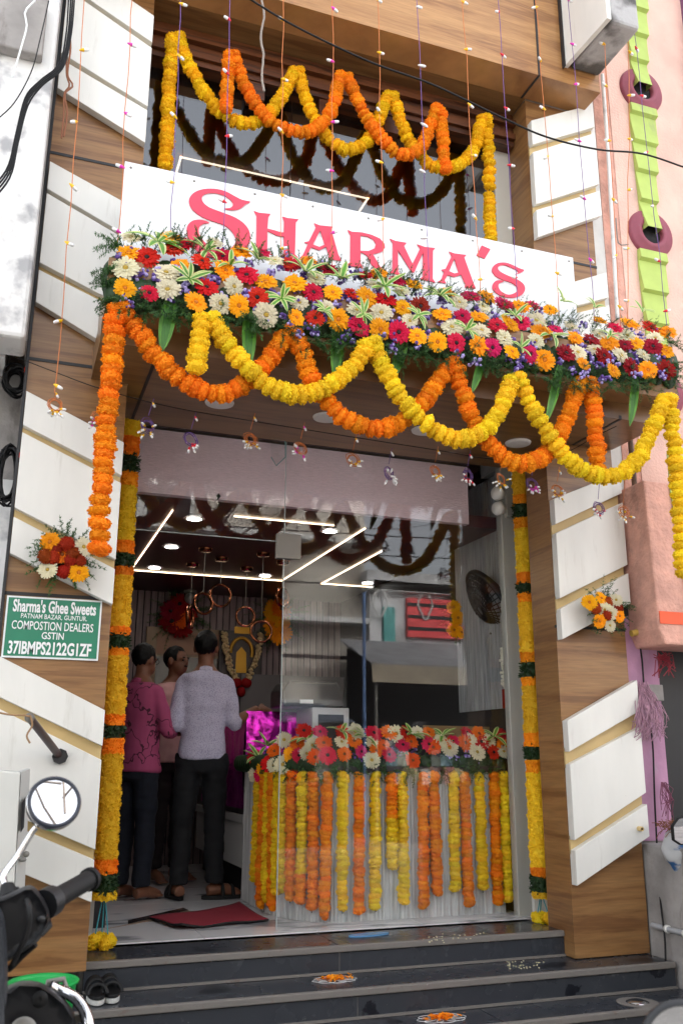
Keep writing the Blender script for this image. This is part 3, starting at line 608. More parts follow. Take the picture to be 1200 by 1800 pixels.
S2 = [(1125,358),(1090,345),(1050,325),(1000,308),(950,312),(920,335),(915,365),(935,395),(980,420),(1040,440),(1075,465),(1080,490),(1060,510),(1020,520),(975,500),(955,470),(960,445),(990,432),(965,425),(935,430),(918,455),(920,485),(950,515),(1000,535),(1060,538),(1110,520),(1130,485),(1120,450),(1080,420),(1020,395),(970,370),(950,345),(965,328),(1000,325),(1050,345),(1080,360),(1085,375),(1065,385),(1100,375)]
for nm, lps, C in (('letter_s', [smooth(tr(S1, C1))], C1), ('letter_h', [tr(H1, C1)], C1), ('letter_a', [tr(A1, C1), tr(A1h, C1)], C1), ('letter_r', [tr(R1, C2), tr(R1h, C2)], C2), ('letter_m', [tr(M1, C2)], C2), ('letter_a', [tr(A2, C2), tr(A2h, C2)], C2), ('apostrophe', [tr(AP, C2)], C2), ('letter_s', [smooth(tr(S2, C2))], C2)):
    glyph(lps, sg, nm, M_red, SY-.005, .006)
# ------------------------------------------------------------------ green registration board
gy = 4.385
gs = thing('registration_board', at(90,1160,gy), 'green notice board with white lettering on the left pier', 'notice board')
q = [at(x, y, gy) for x, y in ((10,1047),(181,1056),(174,1163),(1,1154))]
gx0, gx1, gz1, gz0 = q[3].x+.002, q[1].x-.003, (q[0].z+q[1].z)/2, (q[2].z+q[3].z)/2
part('white_border', MB().box(gx0, gx1, gy, gy+.012, gz0, gz1), M_text, gs)
part('green_face', MB().box(gx0+.008, gx1-.008, gy-.002, gy, gz0+.008, gz1-.008), M_green, gs)
def text(s, par, x0, x1, z0, z1, Y, m, off=.0, shear=0):
    cu = bpy.data.curves.new('t', 'FONT'); cu.body = s; cu.size = 1; cu.extrude = .01; cu.offset = off; cu.shear = shear; cu.resolution_u = 3
    o = bpy.data.objects.new('t', cu); COL.objects.link(o); bpy.context.view_layer.update()
    me = bpy.data.meshes.new_from_object(o.evaluated_get(bpy.context.evaluated_depsgraph_get())); bpy.data.objects.remove(o)
    xs = [v.co.x for v in me.vertices]; ys = [v.co.y for v in me.vertices]
    sx = (x1-x0)/(max(xs)-min(xs)); sz = (z1-z0)/(max(ys)-min(ys))
    for v in me.vertices: v.co = (x0+(v.co.x-min(xs))*sx, Y-.002-.002*(v.co.z > 0), z0+(v.co.y-min(ys))*sz)
    if sx*sz > 0: me.flip_normals()
    me.materials.clear(); me.materials.append(m); return link('lettering', me, par)
gw, gh_ = gx1-gx0, gz1-gz0
for s, u0, u1, v0, v1, off in (("Sharma's Ghee Sweets", .07, .94, .74, .955, .028), ("PATNAM BAZAR, GUNTUR.", .16, .85, .63, .72, .006), ("COMPOSTION DEALERS", .075, .925, .46, .60, .008), ("GSTIN", .39, .62, .315, .43, .012), ("37IBMPS2122G1ZF", .06, .92, .055, .27, .028)):
    text(s, gs, gx0+gw*u0, gx0+gw*u1, gz0+gh_*v0, gz0+gh_*v1, gy-.001, M_text, off)
# ------------------------------------------------------------------ flowers: shared meshes
def marigold_mesh(seed, m, n=170, flat=.66):
    rd = random.Random(seed); mb = MB(); mb.ell((0,0,0), (.86,.86,.86*flat), 12, 8)
    for i in range(n):
        z = 1-2*(i+.5)/n; ph = i*2.39996+rd.uniform(-.2,.2); r = math.sqrt(1-z*z); d = Vector((r*math.cos(ph), r*math.sin(ph), z))
        t = d.orthogonal().normalized(); t = Quaternion(d, rd.uniform(0, 6.28)) @ t; b = d.cross(t)
        w_ = rd.uniform(.09,.15); up = d*rd.uniform(.14,.26)+b*rd.uniform(-.08,.08); base = d*.80
        vs = [base-t*w_*.7, base+t*w_*.7, base+t*w_+up*.75, base-t*w_+up*.75, base+up+t*w_*.5+b*.09, base+up-t*w_*.5+b*.09]
        for v in vs: v.z *= flat*1.05
        mb.add(vs, [(0,1,2,3), (3,2,4,5)], 0, False)
    return mb.mesh('marigold', m)
MG = {k: [marigold_mesh(11*j+i, m) for i in range(4)] for j, (k, m) in enumerate((('y', M_my), ('o', M_mo), ('g', M_mg), ('x', M_mr)))}
def gerbera_mesh(seed, k):
    rd = random.Random(seed); mb = MB()
    for n, L, el, z0, wd in ((21, 1.0, .08, 0, .175), (17, .84, .24, .03, .15), (14, .46, .5, .05, .085)):
        o = rd.uniform(0, 1)
        for i in range(n):
            an = 2*math.pi*(i+o)/n+rd.uniform(-.06,.06); d = Vector((math.cos(an), math.sin(an), 0)); t = Vector((-d.y, d.x, 0))
            l_ = L*rd.uniform(.88,1.04); e = el+rd.uniform(-.1,.12); w_ = wd*rd.uniform(.85,1.1); dr = rd.uniform(.0,.10)
            a = d*.14+Vector((0,0,z0)); b = d*l_*.6+Vector((0,0,z0+l_*.6*e)); c = d*l_+Vector((0,0,z0+l_*e-dr))
            mb.add([a-t*w_*.35, a+t*w_*.35, b-t*w_*.95, b+Vector((0,0,.04)), b+t*w_*.95, c-t*w_*.45, c+t*w_*.45], [(0,1,4,3,2), (2,3,5), (3,6,5), (3,4,6)], 0, False)
    mb.lathe([(.0,.16),(.10,.15),(.18,.10),(.2,.0)], (0,0,.03), seg=12, mi=1)
    return mb.mesh('gerbera', list(GM[k]))
GB = {k: [gerbera_mesh(100*j+i, k) for i in range(3)] for j, k in enumerate(GC)}
def orient(n, spin=None):
    q = Vector(n).normalized().to_track_quat('Z', 'Y'); return q @ Quaternion((0,0,1), random.uniform(0,6.28) if spin is None else spin)
def spline(pts, step):
    P_ = [Vector(p) for p in pts]; P_ = [P_[0]*2-P_[1]]+P_+[P_[-1]*2-P_[-2]]; fine = []
    for i in range(1, len(P_)-2):
        p0, p1, p2, p3 = P_[i-1:i+3]
        for k in range(16):
            t = k/16; fine.append(.5*((2*p1)+(p2-p0)*t+(2*p0-5*p1+4*p2-p3)*t*t+(3*p1-p0-3*p2+p3)*t**3))
    fine.append(P_[-2]); out = [fine[0]]; acc = 0
    for a, b in zip(fine[:-1], fine[1:]):
        L = (b-a).length; acc += L
        if acc >= step: out.append(b); acc = 0
    return out
def garland(name, segs, Y, k, rad, label, group, yj=.0, step=.37, cat='garland', root=None):
    base = at(*segs[0][0], Y); t = root or thing(name, base, label, cat, group); n = 0
    for sg_ in segs:
        pts = [at(x, y, Y) for x, y in sg_]; path = spline(pts, rad*2*step)
        part('string', MB().tube(path, .003, 5), M_leafd, t)
        for i, p in enumerate(path):
            tg = (path[min(i+1, len(path)-1)]-path[max(i-1, 0)])
            rr = rad*random.uniform(.92,1.1)
            q = orient(tg+Vector((random.uniform(-.4,.4), random.uniform(-.4,.4), random.uniform(-.4,.4)))*tg.length*.5)
            link('marigold', random.choice(MG[k]), t, p+Vector((random.uniform(-.005,.005), random.uniform(-.010,.006)-yj, random.uniform(-.004,.004))), q, (rr, rr, rr*random.uniform(.85,1.05))); n += 1
    return t
GY = 3.735
garland('marigold_garland', [[(203,545),(197,640),(191,700),(184,780),(178,860),(174,970)], [(214,545),(236,575),(262,610),(300,652),(345,683),(392,691),(432,672),(466,640),(492,605),(508,588)],
  [(520,588),(534,630),(556,680),(600,730),(650,754),(692,748),(726,724),(757,688),(784,645)], [(796,640),(812,690),(843,758),(880,800),(920,814),(958,800),(985,760),(1008,700),(1020,672)], [(1035,672),(1042,720),(1047,770),(1050,822)]],
  GY, 'o', .047, 'orange marigold garland swagged along the canopy edge', 'garlands along the canopy')
garland('marigold_garland', [[(358,562),(350,600),(347,655)], [(372,562),(396,600),(436,650),(490,688),(540,692),(590,670),(630,632),(645,600)],
  [(655,602),(676,650),(704,698),(748,745),(800,772),(848,758),(880,718),(902,660)], [(912,662),(936,718),(982,790),(1030,830),(1080,836),(1120,806),(1146,752),(1166,700)], [(1176,700),(1182,770),(1190,850),(1196,930),(1202,1012)]],
  GY-.06, 'y', .046, 'bright yellow marigold garland swagged along the canopy edge', 'garlands along the canopy')
UY = 4.46
garland('marigold_garland', [[(304,66),(298,140),(294,220),(290,292)], [(312,64),(330,112),(360,162),(396,202),(440,216),(470,202),(498,165),(516,125)], [(526,127),(540,182),(570,236),(606,263),(645,248),(668,200),(684,165)],
  [(690,168),(702,205),(722,252),(756,290),(800,292),(832,262),(848,205)], [(855,208),(859,300),(861,420)]], UY, 'g', .042, 'yellow marigold garland swagged across the upper window', 'garlands at the upper window')
garland('marigold_garland', [[(402,98),(399,150),(397,197)], [(412,98),(430,152),(460,197),(500,227),(545,230),(578,202),(598,135)], [(610,133),(630,182),(660,232),(700,270),(738,260),(768,190)], [(774,195),(778,255),(784,302)]],
  UY-.05, 'o', .042, 'orange marigold garland swagged across the upper window', 'garlands at the upper window')
# pillar garlands: bands of tightly strung petals
def petal_band(p, q, rad, m, leafy=False, seed=0):
    rd = random.Random(seed); ax = (q-p); L = ax.length; ax.normalize(); a = ax.orthogonal().normalized(); b = ax.cross(a); mb = MB()
    n_ = max(2, int(L/.02)); prof = [p+ax*L*i/n_ for i in range(n_+1)]
    mb.tube(prof, [rad*.86*(1+.05*rd.uniform(-1,1)) for _ in prof], 14)
    for i in range(int(L*2*math.pi*rad/(.00006 if not leafy else .00012))):
        an = rd.uniform(0, 6.28); h = rd.uniform(0, L); d = a*math.cos(an)+b*math.sin(an)
        bump = 1+.07*math.sin(h/.028*math.pi)+.06*math.sin(an*3+h*40)
        c = p+ax*h+d*rad*.82*bump; t = Quaternion(d, rd.uniform(0,6.28)) @ ax; s_ = d.cross(t); w_ = rd.uniform(.0035,.006) if not leafy else rd.uniform(.003,.006)
        u = (d*rd.uniform(.5,1)+t*rd.uniform(.2,.8)).normalized()*(rd.uniform(.008,.014) if not leafy else rd.uniform(.018,.034))
        mb.add([c-s_*w_*.6, c+s_*w_*.6, c+u*.7+s_*w_, c+u+t*.003, c+u*.7-s_*w_], [(0,1,2,3,4)], 0)
    return mb
def pillar(bands, Y, label, drop=.16):
    t = thing('pillar_garland', at(*bands[0][1], Y), label, 'garland', 'garlands hanging beside the door')
    for i, (k, p, q) in enumerate(bands):
        m = {'y': M_mp, 'o': M_mo, 'g': M_leafd}[k]; P_, Q_ = at(*p, Y), at(*q, Y)
        o = part({'y': 'yellow_band', 'o': 'orange_band', 'g': 'leaf_band'}[k], petal_band(P_, Q_, (.056 if k != 'g' else .050)*random.uniform(.96,1.05), m, k == 'g', i*7+int(p[0])), m, t)
    e = at(*bands[-1][2], Y)
    for dx, dy in ((-.030, 0), (.028, -.02), (.005, .03)):
        tip = e+Vector((dx, dy, -drop))
        part('tassel_string', MB().tube([e+Vector((dx*.2,0,.01)), tip], .003, 5), MC.get('teal_thread') or mat('teal_thread', lin('#3A9AA8'), .6), t)
        for k in range(3):
            link('marigold', random.choice(MG['y']), t, tip+Vector((random.uniform(-.012,.012), random.uniform(-.012,.012), -.015-.008*k)), orient((random.uniform(-1,1), random.uniform(-1,1), 1)), (.036,.036,.042))
    return t
def bands(xs, ys):     # centre line and boundaries
    (xa, ya), (xb, yb) = xs; f = lambda y: (xa+(xb-xa)*(y-ya)/(yb-ya), y); return [(k, f(y0), f(y1)) for k, y0, y1 in ys]
LB = bands(((229,745),(183,1575)), [('y',742,770),('o',770,803),('g',803,832),('o',832,856),('y',856,952),('o',952,974),('g',974,998),('o',998,1013),('y',1013,1103),('o',1103,1117),('g',1117,1140),('o',1140,1153),('y',1153,1256),('o',1256,1276),('g',1276,1298),('o',1298,1325),('y',1325,1511),('o',1511,1536),('g',1536,1568),('y',1568,1582)])
RB = bands(((914,835),(951,1575)), [('y',822,872),('o',872,888),('g',888,912),('o',912,930),('y',930,1008),('o',1008,1027),('g',1027,1044),('o',1044,1060),('y',1060,1148),('o',1148,1165),('g',1165,1191),('o',1191,1206),('y',1206,1289),('o',1289,1313),('g',1313,1336),('o',1336,1358),('y',1358,1524),('o',1524,1540),('g',1540,1568),('y',1568,1579)])
pillar(LB, 4.76, 'long banded yellow orange and green garland hanging beside the left pier')
pillar(RB, 4.76, 'long banded yellow orange and green garland hanging beside the right pier', .085)
# ------------------------------------------------------------------ leaves and filler
def strap_leaf(mb, base, d, up, L, wd, curl, striped=True, n=7):
    d = d.normalized(); side = d.cross(up).normalized(); nrm = side.cross(d); pts = []
    p = Vector(base); dirn = d.copy()
    for i in range(n+1):
        t = i/n; w_ = wd*(math.sin(math.pi*min(1, t*.86+.10))**.8)*(1 if t < .98 else .1)
        nn = side.cross(dirn); pts.append([p-side*w_, p-side*w_*.52-nn*w_*.12, p+side*w_*.52-nn*w_*.12, p+side*w_])
        dirn = (Quaternion(side, -curl/n) @ dirn); p = p+dirn*L/n
    vs = [q for r in pts for q in r]
    for c, mi in ((0, 1), (1, 0), (2, 1)):
        mb.add(vs, [(i*4+c, i*4+c+1, (i+1)*4+c+1, (i+1)*4+c) for i in range(n)], mi if striped else 0, True)
def rosette(par, p, nrm, size, n=8, seed=0):
    rd = random.Random(seed); mb = MB(); nrm = Vector(nrm).normalized(); a = nrm.orthogonal().normalized()
    for i in range(n):
        s_ = Quaternion(nrm, 6.28*i/n+rd.uniform(-.3,.3)) @ a; d = (s_*rd.uniform(.5,1)+nrm*rd.uniform(.3,.9)).normalized()
        strap_leaf(mb, p, d, nrm, size*rd.uniform(.7,1.1), size*.12, rd.uniform(.4,1.5))
    return part('dracaena_leaf_cluster', mb, [M_leaf, M_cream], par)
def ferns(mb, p, d, L, rd, nb=14):
    # one feathery asparagus frond: a bent stem with fine needles
    d = Vector(d).normalized(); q = Vector(p); side0 = d.orthogonal().normalized()
    for i in range(nb):
        d = (d+Vector((rd.uniform(-.12,.12), rd.uniform(-.12,.12), rd.uniform(-.16,.06)))).normalized(); nq = q+d*L/nb
        s_ = side0*.0012; mb.add([q-s_, q+s_, nq+s_, nq-s_], [(0,1,2,3)])
        for k in range(7):
            e = (d*rd.uniform(.1,.7)+Vector((rd.uniform(-1,1), rd.uniform(-1,1), rd.uniform(-1,1)))).normalized()
            l_ = L*.16*(1.1-i/nb)*rd.uniform(.6,1.2)+.006; w_ = e.orthogonal().normalized()*.0022
            mb.add([q-w_, q+w_, q+e*l_+w_*.5, q+e*l_-w_*.5], [(0,1,2,3)])
        q = nq
def statice(mb, p, rd, s=.03):
    for k in range(9):
        c = p+Vector((rd.uniform(-s,s), rd.uniform(-s,s)*.6, rd.uniform(-s,s))); r = rd.uniform(.0065,.0115)
        mb.ell(c, (r,r,r*.9), 5, 4, 0 if rd.random() < .6 else 1)
# ------------------------------------------------------------------ the big flower bed on the canopy
FLW = []
def addf(C, s):
    for tok in s.split(): k, x, y = tok.split(','); FLW.append((k, C[0]+float(x)/C[2], C[1]+float(y)/C[2]))
addf((180,380,3.529), 'w,175,145 y,160,240 w,140,335 y,137,460 r,272,270 r,285,490 w,400,470 w,390,365 y,425,150 r,425,220 y,475,320 r,520,185 r,612,295 r,640,455 y,572,548 w,725,555 w,690,180 r,740,265 y,755,350 w,808,450 y,838,568 y,855,235 r,985,240 r,888,380 r,952,517 y,1005,420 w,1062,290 w,1005,625 r,1155,310 y,1180,425')
addf((500,420,3.529), 'r,30,172 y,140,150 r,262,200 w,185,255 y,55,290 r,170,345 y,290,345 w,85,410 y,65,500 r,182,505 w,255,440 y,322,512 r,405,350 w,435,455 y,500,375 w,545,300 r,490,235 y,575,230 r,690,270 w,715,335 y,790,295 r,612,390 w,590,470 y,722,440 r,450,555 y,580,572 r,695,590 d,830,430 w,765,520 y,810,615 y,965,480 y,935,650 w,1025,560 m,1050,655 m,1090,490 w,1070,405 y,1010,345 m,1145,370')
addf((600,450,2), 'w,490,185 m,540,250 y,475,220 w,565,298 m,522,328 y,475,322 m,560,175 w,485,268 m,447,148 w,405,170 y,505,150 y,620,185')
addf((880,380,3.75), 'm,15,590 y,105,610 m,198,600 y,310,630 w,220,700 m,120,715 y,45,720 w,15,810 y,250,775 m,345,755 w,215,835 y,58,905 m,180,920 y,270,960 w,450,745 y,475,815 w,630,790 d,585,825 y,640,700 y,695,850 r,735,745 y,835,720 w,815,800 y,870,850 w,490,910 d,415,915 w,600,890 y,528,985 w,775,930 y,725,1030 d,840,1005 w,920,925 y,950,1025 d,985,870 y,1065,900 w,1000,815 y,1080,775 d,1070,1025 r,970,745 d,800,860 d,660,930')
bed = thing('flower_arrangement', (1.8, 3.75, 3.6), 'long bed of gerberas, statice and striped leaves along the canopy top', 'flowers')
rdf = random.Random(3)
def bedline(x):        # bed height in the picture at column x: (top, bottom)
    pts = [(190,420,545),(330,425,560),(500,455,590),(700,490,625),(850,530,650),(1000,565,672),(1190,590,690)]
    for a, b in zip(pts[:-1], pts[1:]):
        if x <= b[0]: t = (x-a[0])/(b[0]-a[0]); return a[1]+(b[1]-a[1])*t, a[2]+(b[2]-a[2])*t
    return pts[-1][1:]
def bedY(x, y):
    t0, t1 = bedline(x); v = min(1.15, max(-.2, (t1-y)/(t1-t0))); return 3.70+.0*v+.18*max(0, v)**1.6
for k, x, y in FLW:
    Y = bedY(x, y); p = at(x, y, Y); t0, t1 = bedline(x); v = (t1-y)/(t1-t0)
    n = Vector((rdf.uniform(-.35,.25), -1, -.15+.75*v+rdf.uniform(-.25,.25)))
    s_ = .056*rdf.uniform(.80,1.16); link('gerbera', rdf.choice(GB[k]), bed, p+Vector((0,-.02,0)), orient(n), (s_, s_, s_))
mb = MB()
for i in range(210):
    x = rdf.uniform(205, 1178); t0, t1 = bedline(x); y = rdf.uniform(t0-4, t1-8); p = at(x, y, bedY(x, y)-.012*rdf.random()); statice(mb, p+Vector((0,-.004,0)), rdf, .02)
tag(part('statice_sprigs', mb, [M_purple, M_lil], bed), kind='stuff')
for i, (x, y, s_, n) in enumerate(((278,425,.17,8),(333,490,.11,8),(362,440,.12,7),(405,465,.11,7),(453,455,.13,5),(495,525,.10,8),(538,478,.13,8),(600,490,.14,8),(676,503,.14,9),(638,552,.10,7),(735,553,.10,7),(772,520,.13,9),(820,578,.10,7),(700,520,.08,6),(905,555,.11,7),(967,590,.13,8),(1046,540,.10,5),(1072,590,.09,6),(990,530,.12,6),(1128,545,.10,6),(915,610,.09,6),(570,545,.09,6))):
    p = at(x, y, bedY(x, y)-.04); rosette(bed, p, (rdf.uniform(-.3,.3), -.8, .75 if y < bedline(x)[0]+40 else .2), s_, n, i)
core = MB()
for i in range(46):
    x = 205+i*21.5; t0, t1 = bedline(x); p = at(x, (t0+t1)/2+8, 3.84); core.ell(p, (.07,.055,.115+.01*rdf.random()), 8, 6); core.ell(at(x, t1-34+rdf.uniform(-4,4), 3.775), (.06,.028,.085+.012*rdf.random()), 8, 6)
for x, y in ((208,472),(208,505),(209,532),(1172,630),(1176,660)): core.ell(at(x, y, 3.785), (.03,.025,.05), 8, 6)
part('foam_base', core, M_leafd, bed)
mb = MB()
for i in range(620):
    x = rdf.uniform(195, 1188); t0, t1 = bedline(x)
    top = rdf.random() < .42; y = (t0+rdf.uniform(-2,25)) if top else rdf.uniform(t1-28, t1+6)
    p = at(x, y, bedY(x, y)+.01); d = Vector((rdf.uniform(-.6,.6), rdf.uniform(-.7,.0), rdf.uniform(.3,1) if top else rdf.uniform(-.9,.3)))
    ferns(mb, p, d, rdf.uniform(.06,.13), rdf, 8)
for x, y, dx in ((208,540,-1), (1180,600,1), (200,430,-.7), (1186,640,1), (195,500,-1), (197,470,-.6), (199,525,-.4), (1188,660,.5)):
    for k in range(6): ferns(mb, at(x+6*(1 if x < 600 else -1), y, 3.76), (dx, rdf.uniform(-.4,.2), rdf.uniform(-.5,.5)), .12, rdf, 9)
tag(part('fern_foliage', mb, M_fern, bed), kind='stuff')
for x0, y0, x1, y1, w_ in ((302,515,286,614,.036),(437,540,439,644,.034),(596,568,590,660,.034),(712,588,692,664,.032),(852,615,832,688,.024),(985,636,966,738,.027),(1117,655,1112,746,.028)):
    mb = MB(); a, b = at(x0, y0, 3.745), at(x1, y1, 3.70); strap_leaf(mb, a, (b-a)+Vector((0,-.02,0)), Vector((0,-1,0)), (b-a).length, w_, .25, True, 9); part('hanging_leaf', mb, [M_leaf2, M_leaf], bed)
# ------------------------------------------------------------------ counter with hanging strings and its flower bed
CT = 1.58
def outline(off=0, n=14):
    o = [(2.86, 5.06-off)]; cx, cy, rx, ry = 1.86, 5.56, .33+off, .50+off
    for i in range(n+1):
        a = -math.pi/2-math.pi/2*i/n; o.append((cx+rx*math.cos(a), cy+ry*math.sin(a)))
    o.append((cx-rx, 6.1)); return o
ctr = thing('sweet_counter', (2.2, 5.5, FT), 'white fluted sweet counter with a curved end behind the glass', 'counter')
ol = outline(); poly = [(x, y, FT) for x, y in ol]+[(2.86, 6.1, FT)]
part('body', MB().prism(poly, (0,0,CT-.03-FT)), mat('white_board', (.55,.56,.56), .45, var=.3, vscale=9, stretch=(5,5,.5)), ctr)
top = [(x, y, CT-.028) for x, y in outline(.03)]+[(2.86, 6.1, CT-.028)]; top[0] = (2.862, 5.03, CT-.028)
part('top', MB().prism(top, (0,0,.028)), mat('dark_top', (.05,.045,.045), .25), ctr)
# flutes: slim battens round the face
mbf = MB(); pth = []
for (x0, y0), (x1, y1) in zip(ol[:-1], ol[1:]):
    L = math.hypot(x1-x0, y1-y0); n = max(1, int(L/.045)); pth += [(x0+(x1-x0)*i/n, y0+(y1-y0)*i/n) for i in range(n)]
for (x, y) in pth[1:]:
    d = min(ol, key=lambda q: abs(q[0]-x)+abs(q[1]-y)); mbf.tube([(x, y, FT+.001), (x, y, CT-.04)], .012, 6)
tag(part('flutes', mbf, bpy.data.materials['white_board'], ctr), kind='stuff')
fo = outline(.035, 40)
def onfront(px):        # point on the line of strings whose picture column is px
    best = None; pts = []
    for (x0, y0), (x1, y1) in zip(fo[:-1], fo[1:]):
        for i in range(30): pts.append((x0+(x1-x0)*i/30, y0+(y1-y0)*i/30))
    for i, (x, y) in enumerate(pts):
        e = abs(proj((x, y, 1.15))[0]-px)
        if best is None or e < best[0]-.05: best = (e, x, y)
    return best[1], best[2]
STR = [(453,1548,'y'),(462,1588,'o'),(470,1578,'y'),(477,1592,'o'),(486,1575,'y'),(495,1560,'y'),(511,1588,'o'),(531,1592,'yo'),(549,1618,'o'),(574,1612,'o'),(602,1628,'y'),(633,1620,'o'),(658,1622,'y'),(684,1528,'oy'),(706,1592,'y'),(747,1618,'o'),(768,1574,'o'),(797,1566,'y'),(821,1618,'o'),(846,1570,'y'),(870,1614,'o'),(895,1614,'y')]
ORD = ['leftmost','second','third','fourth','fifth','sixth','seventh','eighth','ninth','tenth','eleventh','twelfth','thirteenth','fourteenth','fifteenth','sixteenth','seventeenth','eighteenth','nineteenth','twentieth','twenty-first','rightmost']
for i, (px, yb, k) in enumerate(STR):
    x, y = onfront(px); zb = max(FT+.05, at(px, yb, y).z); zt = CT-.05
    cn = {'y': 'yellow', 'o': 'orange', 'yo': 'yellow and orange', 'oy': 'orange over yellow'}[k]
    t = thing('marigold_string', (x, y, zb), '%s marigold string hanging on the counter front, %s%s' % (cn, ORD[i], ' counted from the left' if 0 < i < 21 else ''), 'garland', 'marigold strings on the counter')
    part('string', MB().tube([(x,y,zt), (x,y,zb)], .003, 5), M_leafd, t); z = zt; sw = random.uniform(-.012,.012)
    rad = .034
    while z > zb+.01:
        f = (zt-z)/(zt-zb); kk = k[0] if (len(k) == 1 or f < .45+.3*(k == 'yo')) else k[1]
        rr = rad*random.uniform(.88,1.14)
        link('marigold', random.choice(MG[kk]), t, (x+sw*f+random.uniform(-.004,.004), y+random.uniform(-.006,.004), z), orient((random.uniform(-.4,.4), random.uniform(-.4,.4), 1)), (rr, rr, rr)); z -= rad*random.uniform(.62,.86)
    if random.random() < .35: link('marigold', random.choice(MG[kk]), t, (x+sw, y, zb), orient((1,0,.3)), (rad*1.05,)*3)
FL2 = []
def addg(C, s):
    for tok in s.split(): k, x, y = tok.split(','); FL2.append((k, C[0]+float(x)/C[2], C[1]+float(y)/C[2]))
addg((430,1260,4.615), 'r,205,380 r,85,330 w,235,395 w,310,390 w,90,470 r,140,480 o,240,280 w,320,190 o,430,220 y,375,310 r,440,315 w,545,235 w,500,300 o,570,330 o,640,215 m,672,315 r,480,115 m,610,125 w,785,205 o,808,305 r,800,135 w,893,125 o,885,200 m,945,285 w,1035,210 o,1065,280 w,1028,355 m,1045,135 o,1125,235 m,1170,310 o,1170,130 y,150,430')
addg((670,1260,4.615), 'o,60,135 w,120,140 r,200,135 m,175,230 o,240,205 o,255,355 o,385,130 w,295,130 m,385,225 o,420,250 w,485,195 o,565,220 w,550,255 r,580,200 o,680,215 w,715,190 w,775,290 r,810,205 r,695,130 o,790,140 r,910,290 o,990,240 w,990,285 r,1035,205 m,1095,320 r,970,150 w,870,200')
bed2 = thing('flower_arrangement', (2.2, 5.1, CT), 'band of gerberas and greenery along the counter edge behind the glass', 'flowers')
for k, x, y in FL2:
    v = (1345-y)/60.
    X, Y = onfront(min(x, 890)); Y = Y-.02+.10*max(0, v); Y = max(Y, 4.985)
    p = at(x, y, Y); n = Vector((rdf.uniform(-.3,.25)-(.5 if x < 500 else 0), -1, .1+.5*v+rdf.uniform(-.2,.3))); s_ = .052*rdf.uniform(.85,1.15)
    link('gerbera', rdf.choice(GB[k]), bed2, p, orient(n), (s_,)*3)
mb = MB(); ms = MB()
for i in range(190):
    x = rdf.uniform(455, 905); X, Y = onfront(min(x, 895)); lo = rdf.random() < .6
    p = Vector((X, max(4.975, Y+(-.01 if lo else .05)), CT+(rdf.uniform(-.05,.02) if lo else rdf.uniform(.0,.07))))
    ferns(mb, p, (rdf.uniform(-.6,.6), rdf.uniform(-.25,.2), rdf.uniform(-1,.3) if lo else rdf.uniform(.2,1)), rdf.uniform(.05,.10), rdf, 7)
    if i % 5 == 0: statice(ms, p+Vector((0,.04,.05)), rdf, .02)
tag(part('fern_foliage', mb, M_fern, bed2), kind='stuff'); tag(part('statice_sprigs', ms, [M_purple, M_lil], bed2), kind='stuff')
mb = MB()
for (x0, y0), (x1, y1) in zip(fo[:-1], fo[1:]):
    for i in range(max(1, int(math.hypot(x1-x0, y1-y0)/.06))):
        t = i/max(1, int(math.hypot(x1-x0, y1-y0)/.06)); mb.ell((x0+(x1-x0)*t, max(5.03, y0+(y1-y0)*t+.04), CT+.01), (.05,.035,.055), 7, 5)
part('moss_base', mb, M_leafd, bed2)
for i, (x, y) in enumerate(((778,1282),(868,1283),(600,1275),(540,1290),(470,1300),(455,1320),(640,1283),(725,1280))):
    X, Y = onfront(x); rosette(bed2, at(x, y+12, Y+.06), (rdf.uniform(-.3,.3), -.4, 1), .12, 6, 60+i)
# ------------------------------------------------------------------ small bouquets
def bouquet(name, px, py, Y, fl, label, fern=34, spread=.16, s0=.05, nrm=(-.1,-1,.1)):
    t = thing(name, at(px, py, Y), label, 'bouquet'); rd = random.Random(int(px*7+py)); mb = MB()
    c = at(px, py, Y-.03); core = MB(); core.ell(c+Vector((0,.02,0)), (.06,.04,.06), 8, 6); part('moss_base', core, M_leafd, t)
    for i in range(fern):
        a = rd.uniform(0, 6.28); d = Vector((math.cos(a), rd.uniform(-.35,-.05), math.sin(a)*.9)); ferns(mb, c+d*.02, d, spread*rd.uniform(.7,1.25), rd, 11)
    tag(part('fern_foliage', mb, M_fern, t), kind='stuff')
    for k, x, y in fl:
        p = at(x, y, Y-.075-.02*rd.random()); n = Vector(nrm)+Vector((rd.uniform(-.3,.3), 0, rd.uniform(-.3,.3))); s_ = s0*rd.uniform(.9,1.1)
        if k == 'x': link('chrysanthemum', rd.choice(MG['x']), t, p, orient(n), (s_*.72,)*3)
        else: link('gerbera', rd.choice(GB[k]), t, p, orient(n), (s_,)*3)
    return t
bouquet('pier_bouquet', 113, 980, PF-.005, [('y',88,953),('w',147,962),('w',84,1002),('y',138,1007),('x',118,957),('x',93,980),('x',80,978),('o',109,975),('x',128,972),('x',112,1005),('x',140,985),('x',100,965),('x',124,985)], 'bouquet of orange chrysanthemums and gerberas on the left pier', 38)
bouquet('pier_bouquet', 1062, 1070, PF-.005, [('y',1035,1059),('y',1056,1052),('y',1053,1092),('w',1082,1055),('w',1072,1078),('w',1071,1100),('y',1088,1083),('x',1047,1070),('x',1070,1058),('x',1086,1068),('x',1066,1082),('w',1062,1072)], 'bouquet of yellow and white gerberas on the right pier', 38, s0=.046)
bouquet('wall_bouquet', 314, 1080, 8.12, [('d',316,1062),('d',300,1074),('o',314,1088),('d',328,1080),('d',318,1102),('d',302,1092)], 'dark red bouquet hanging on the back wall', 40, .28, .11)
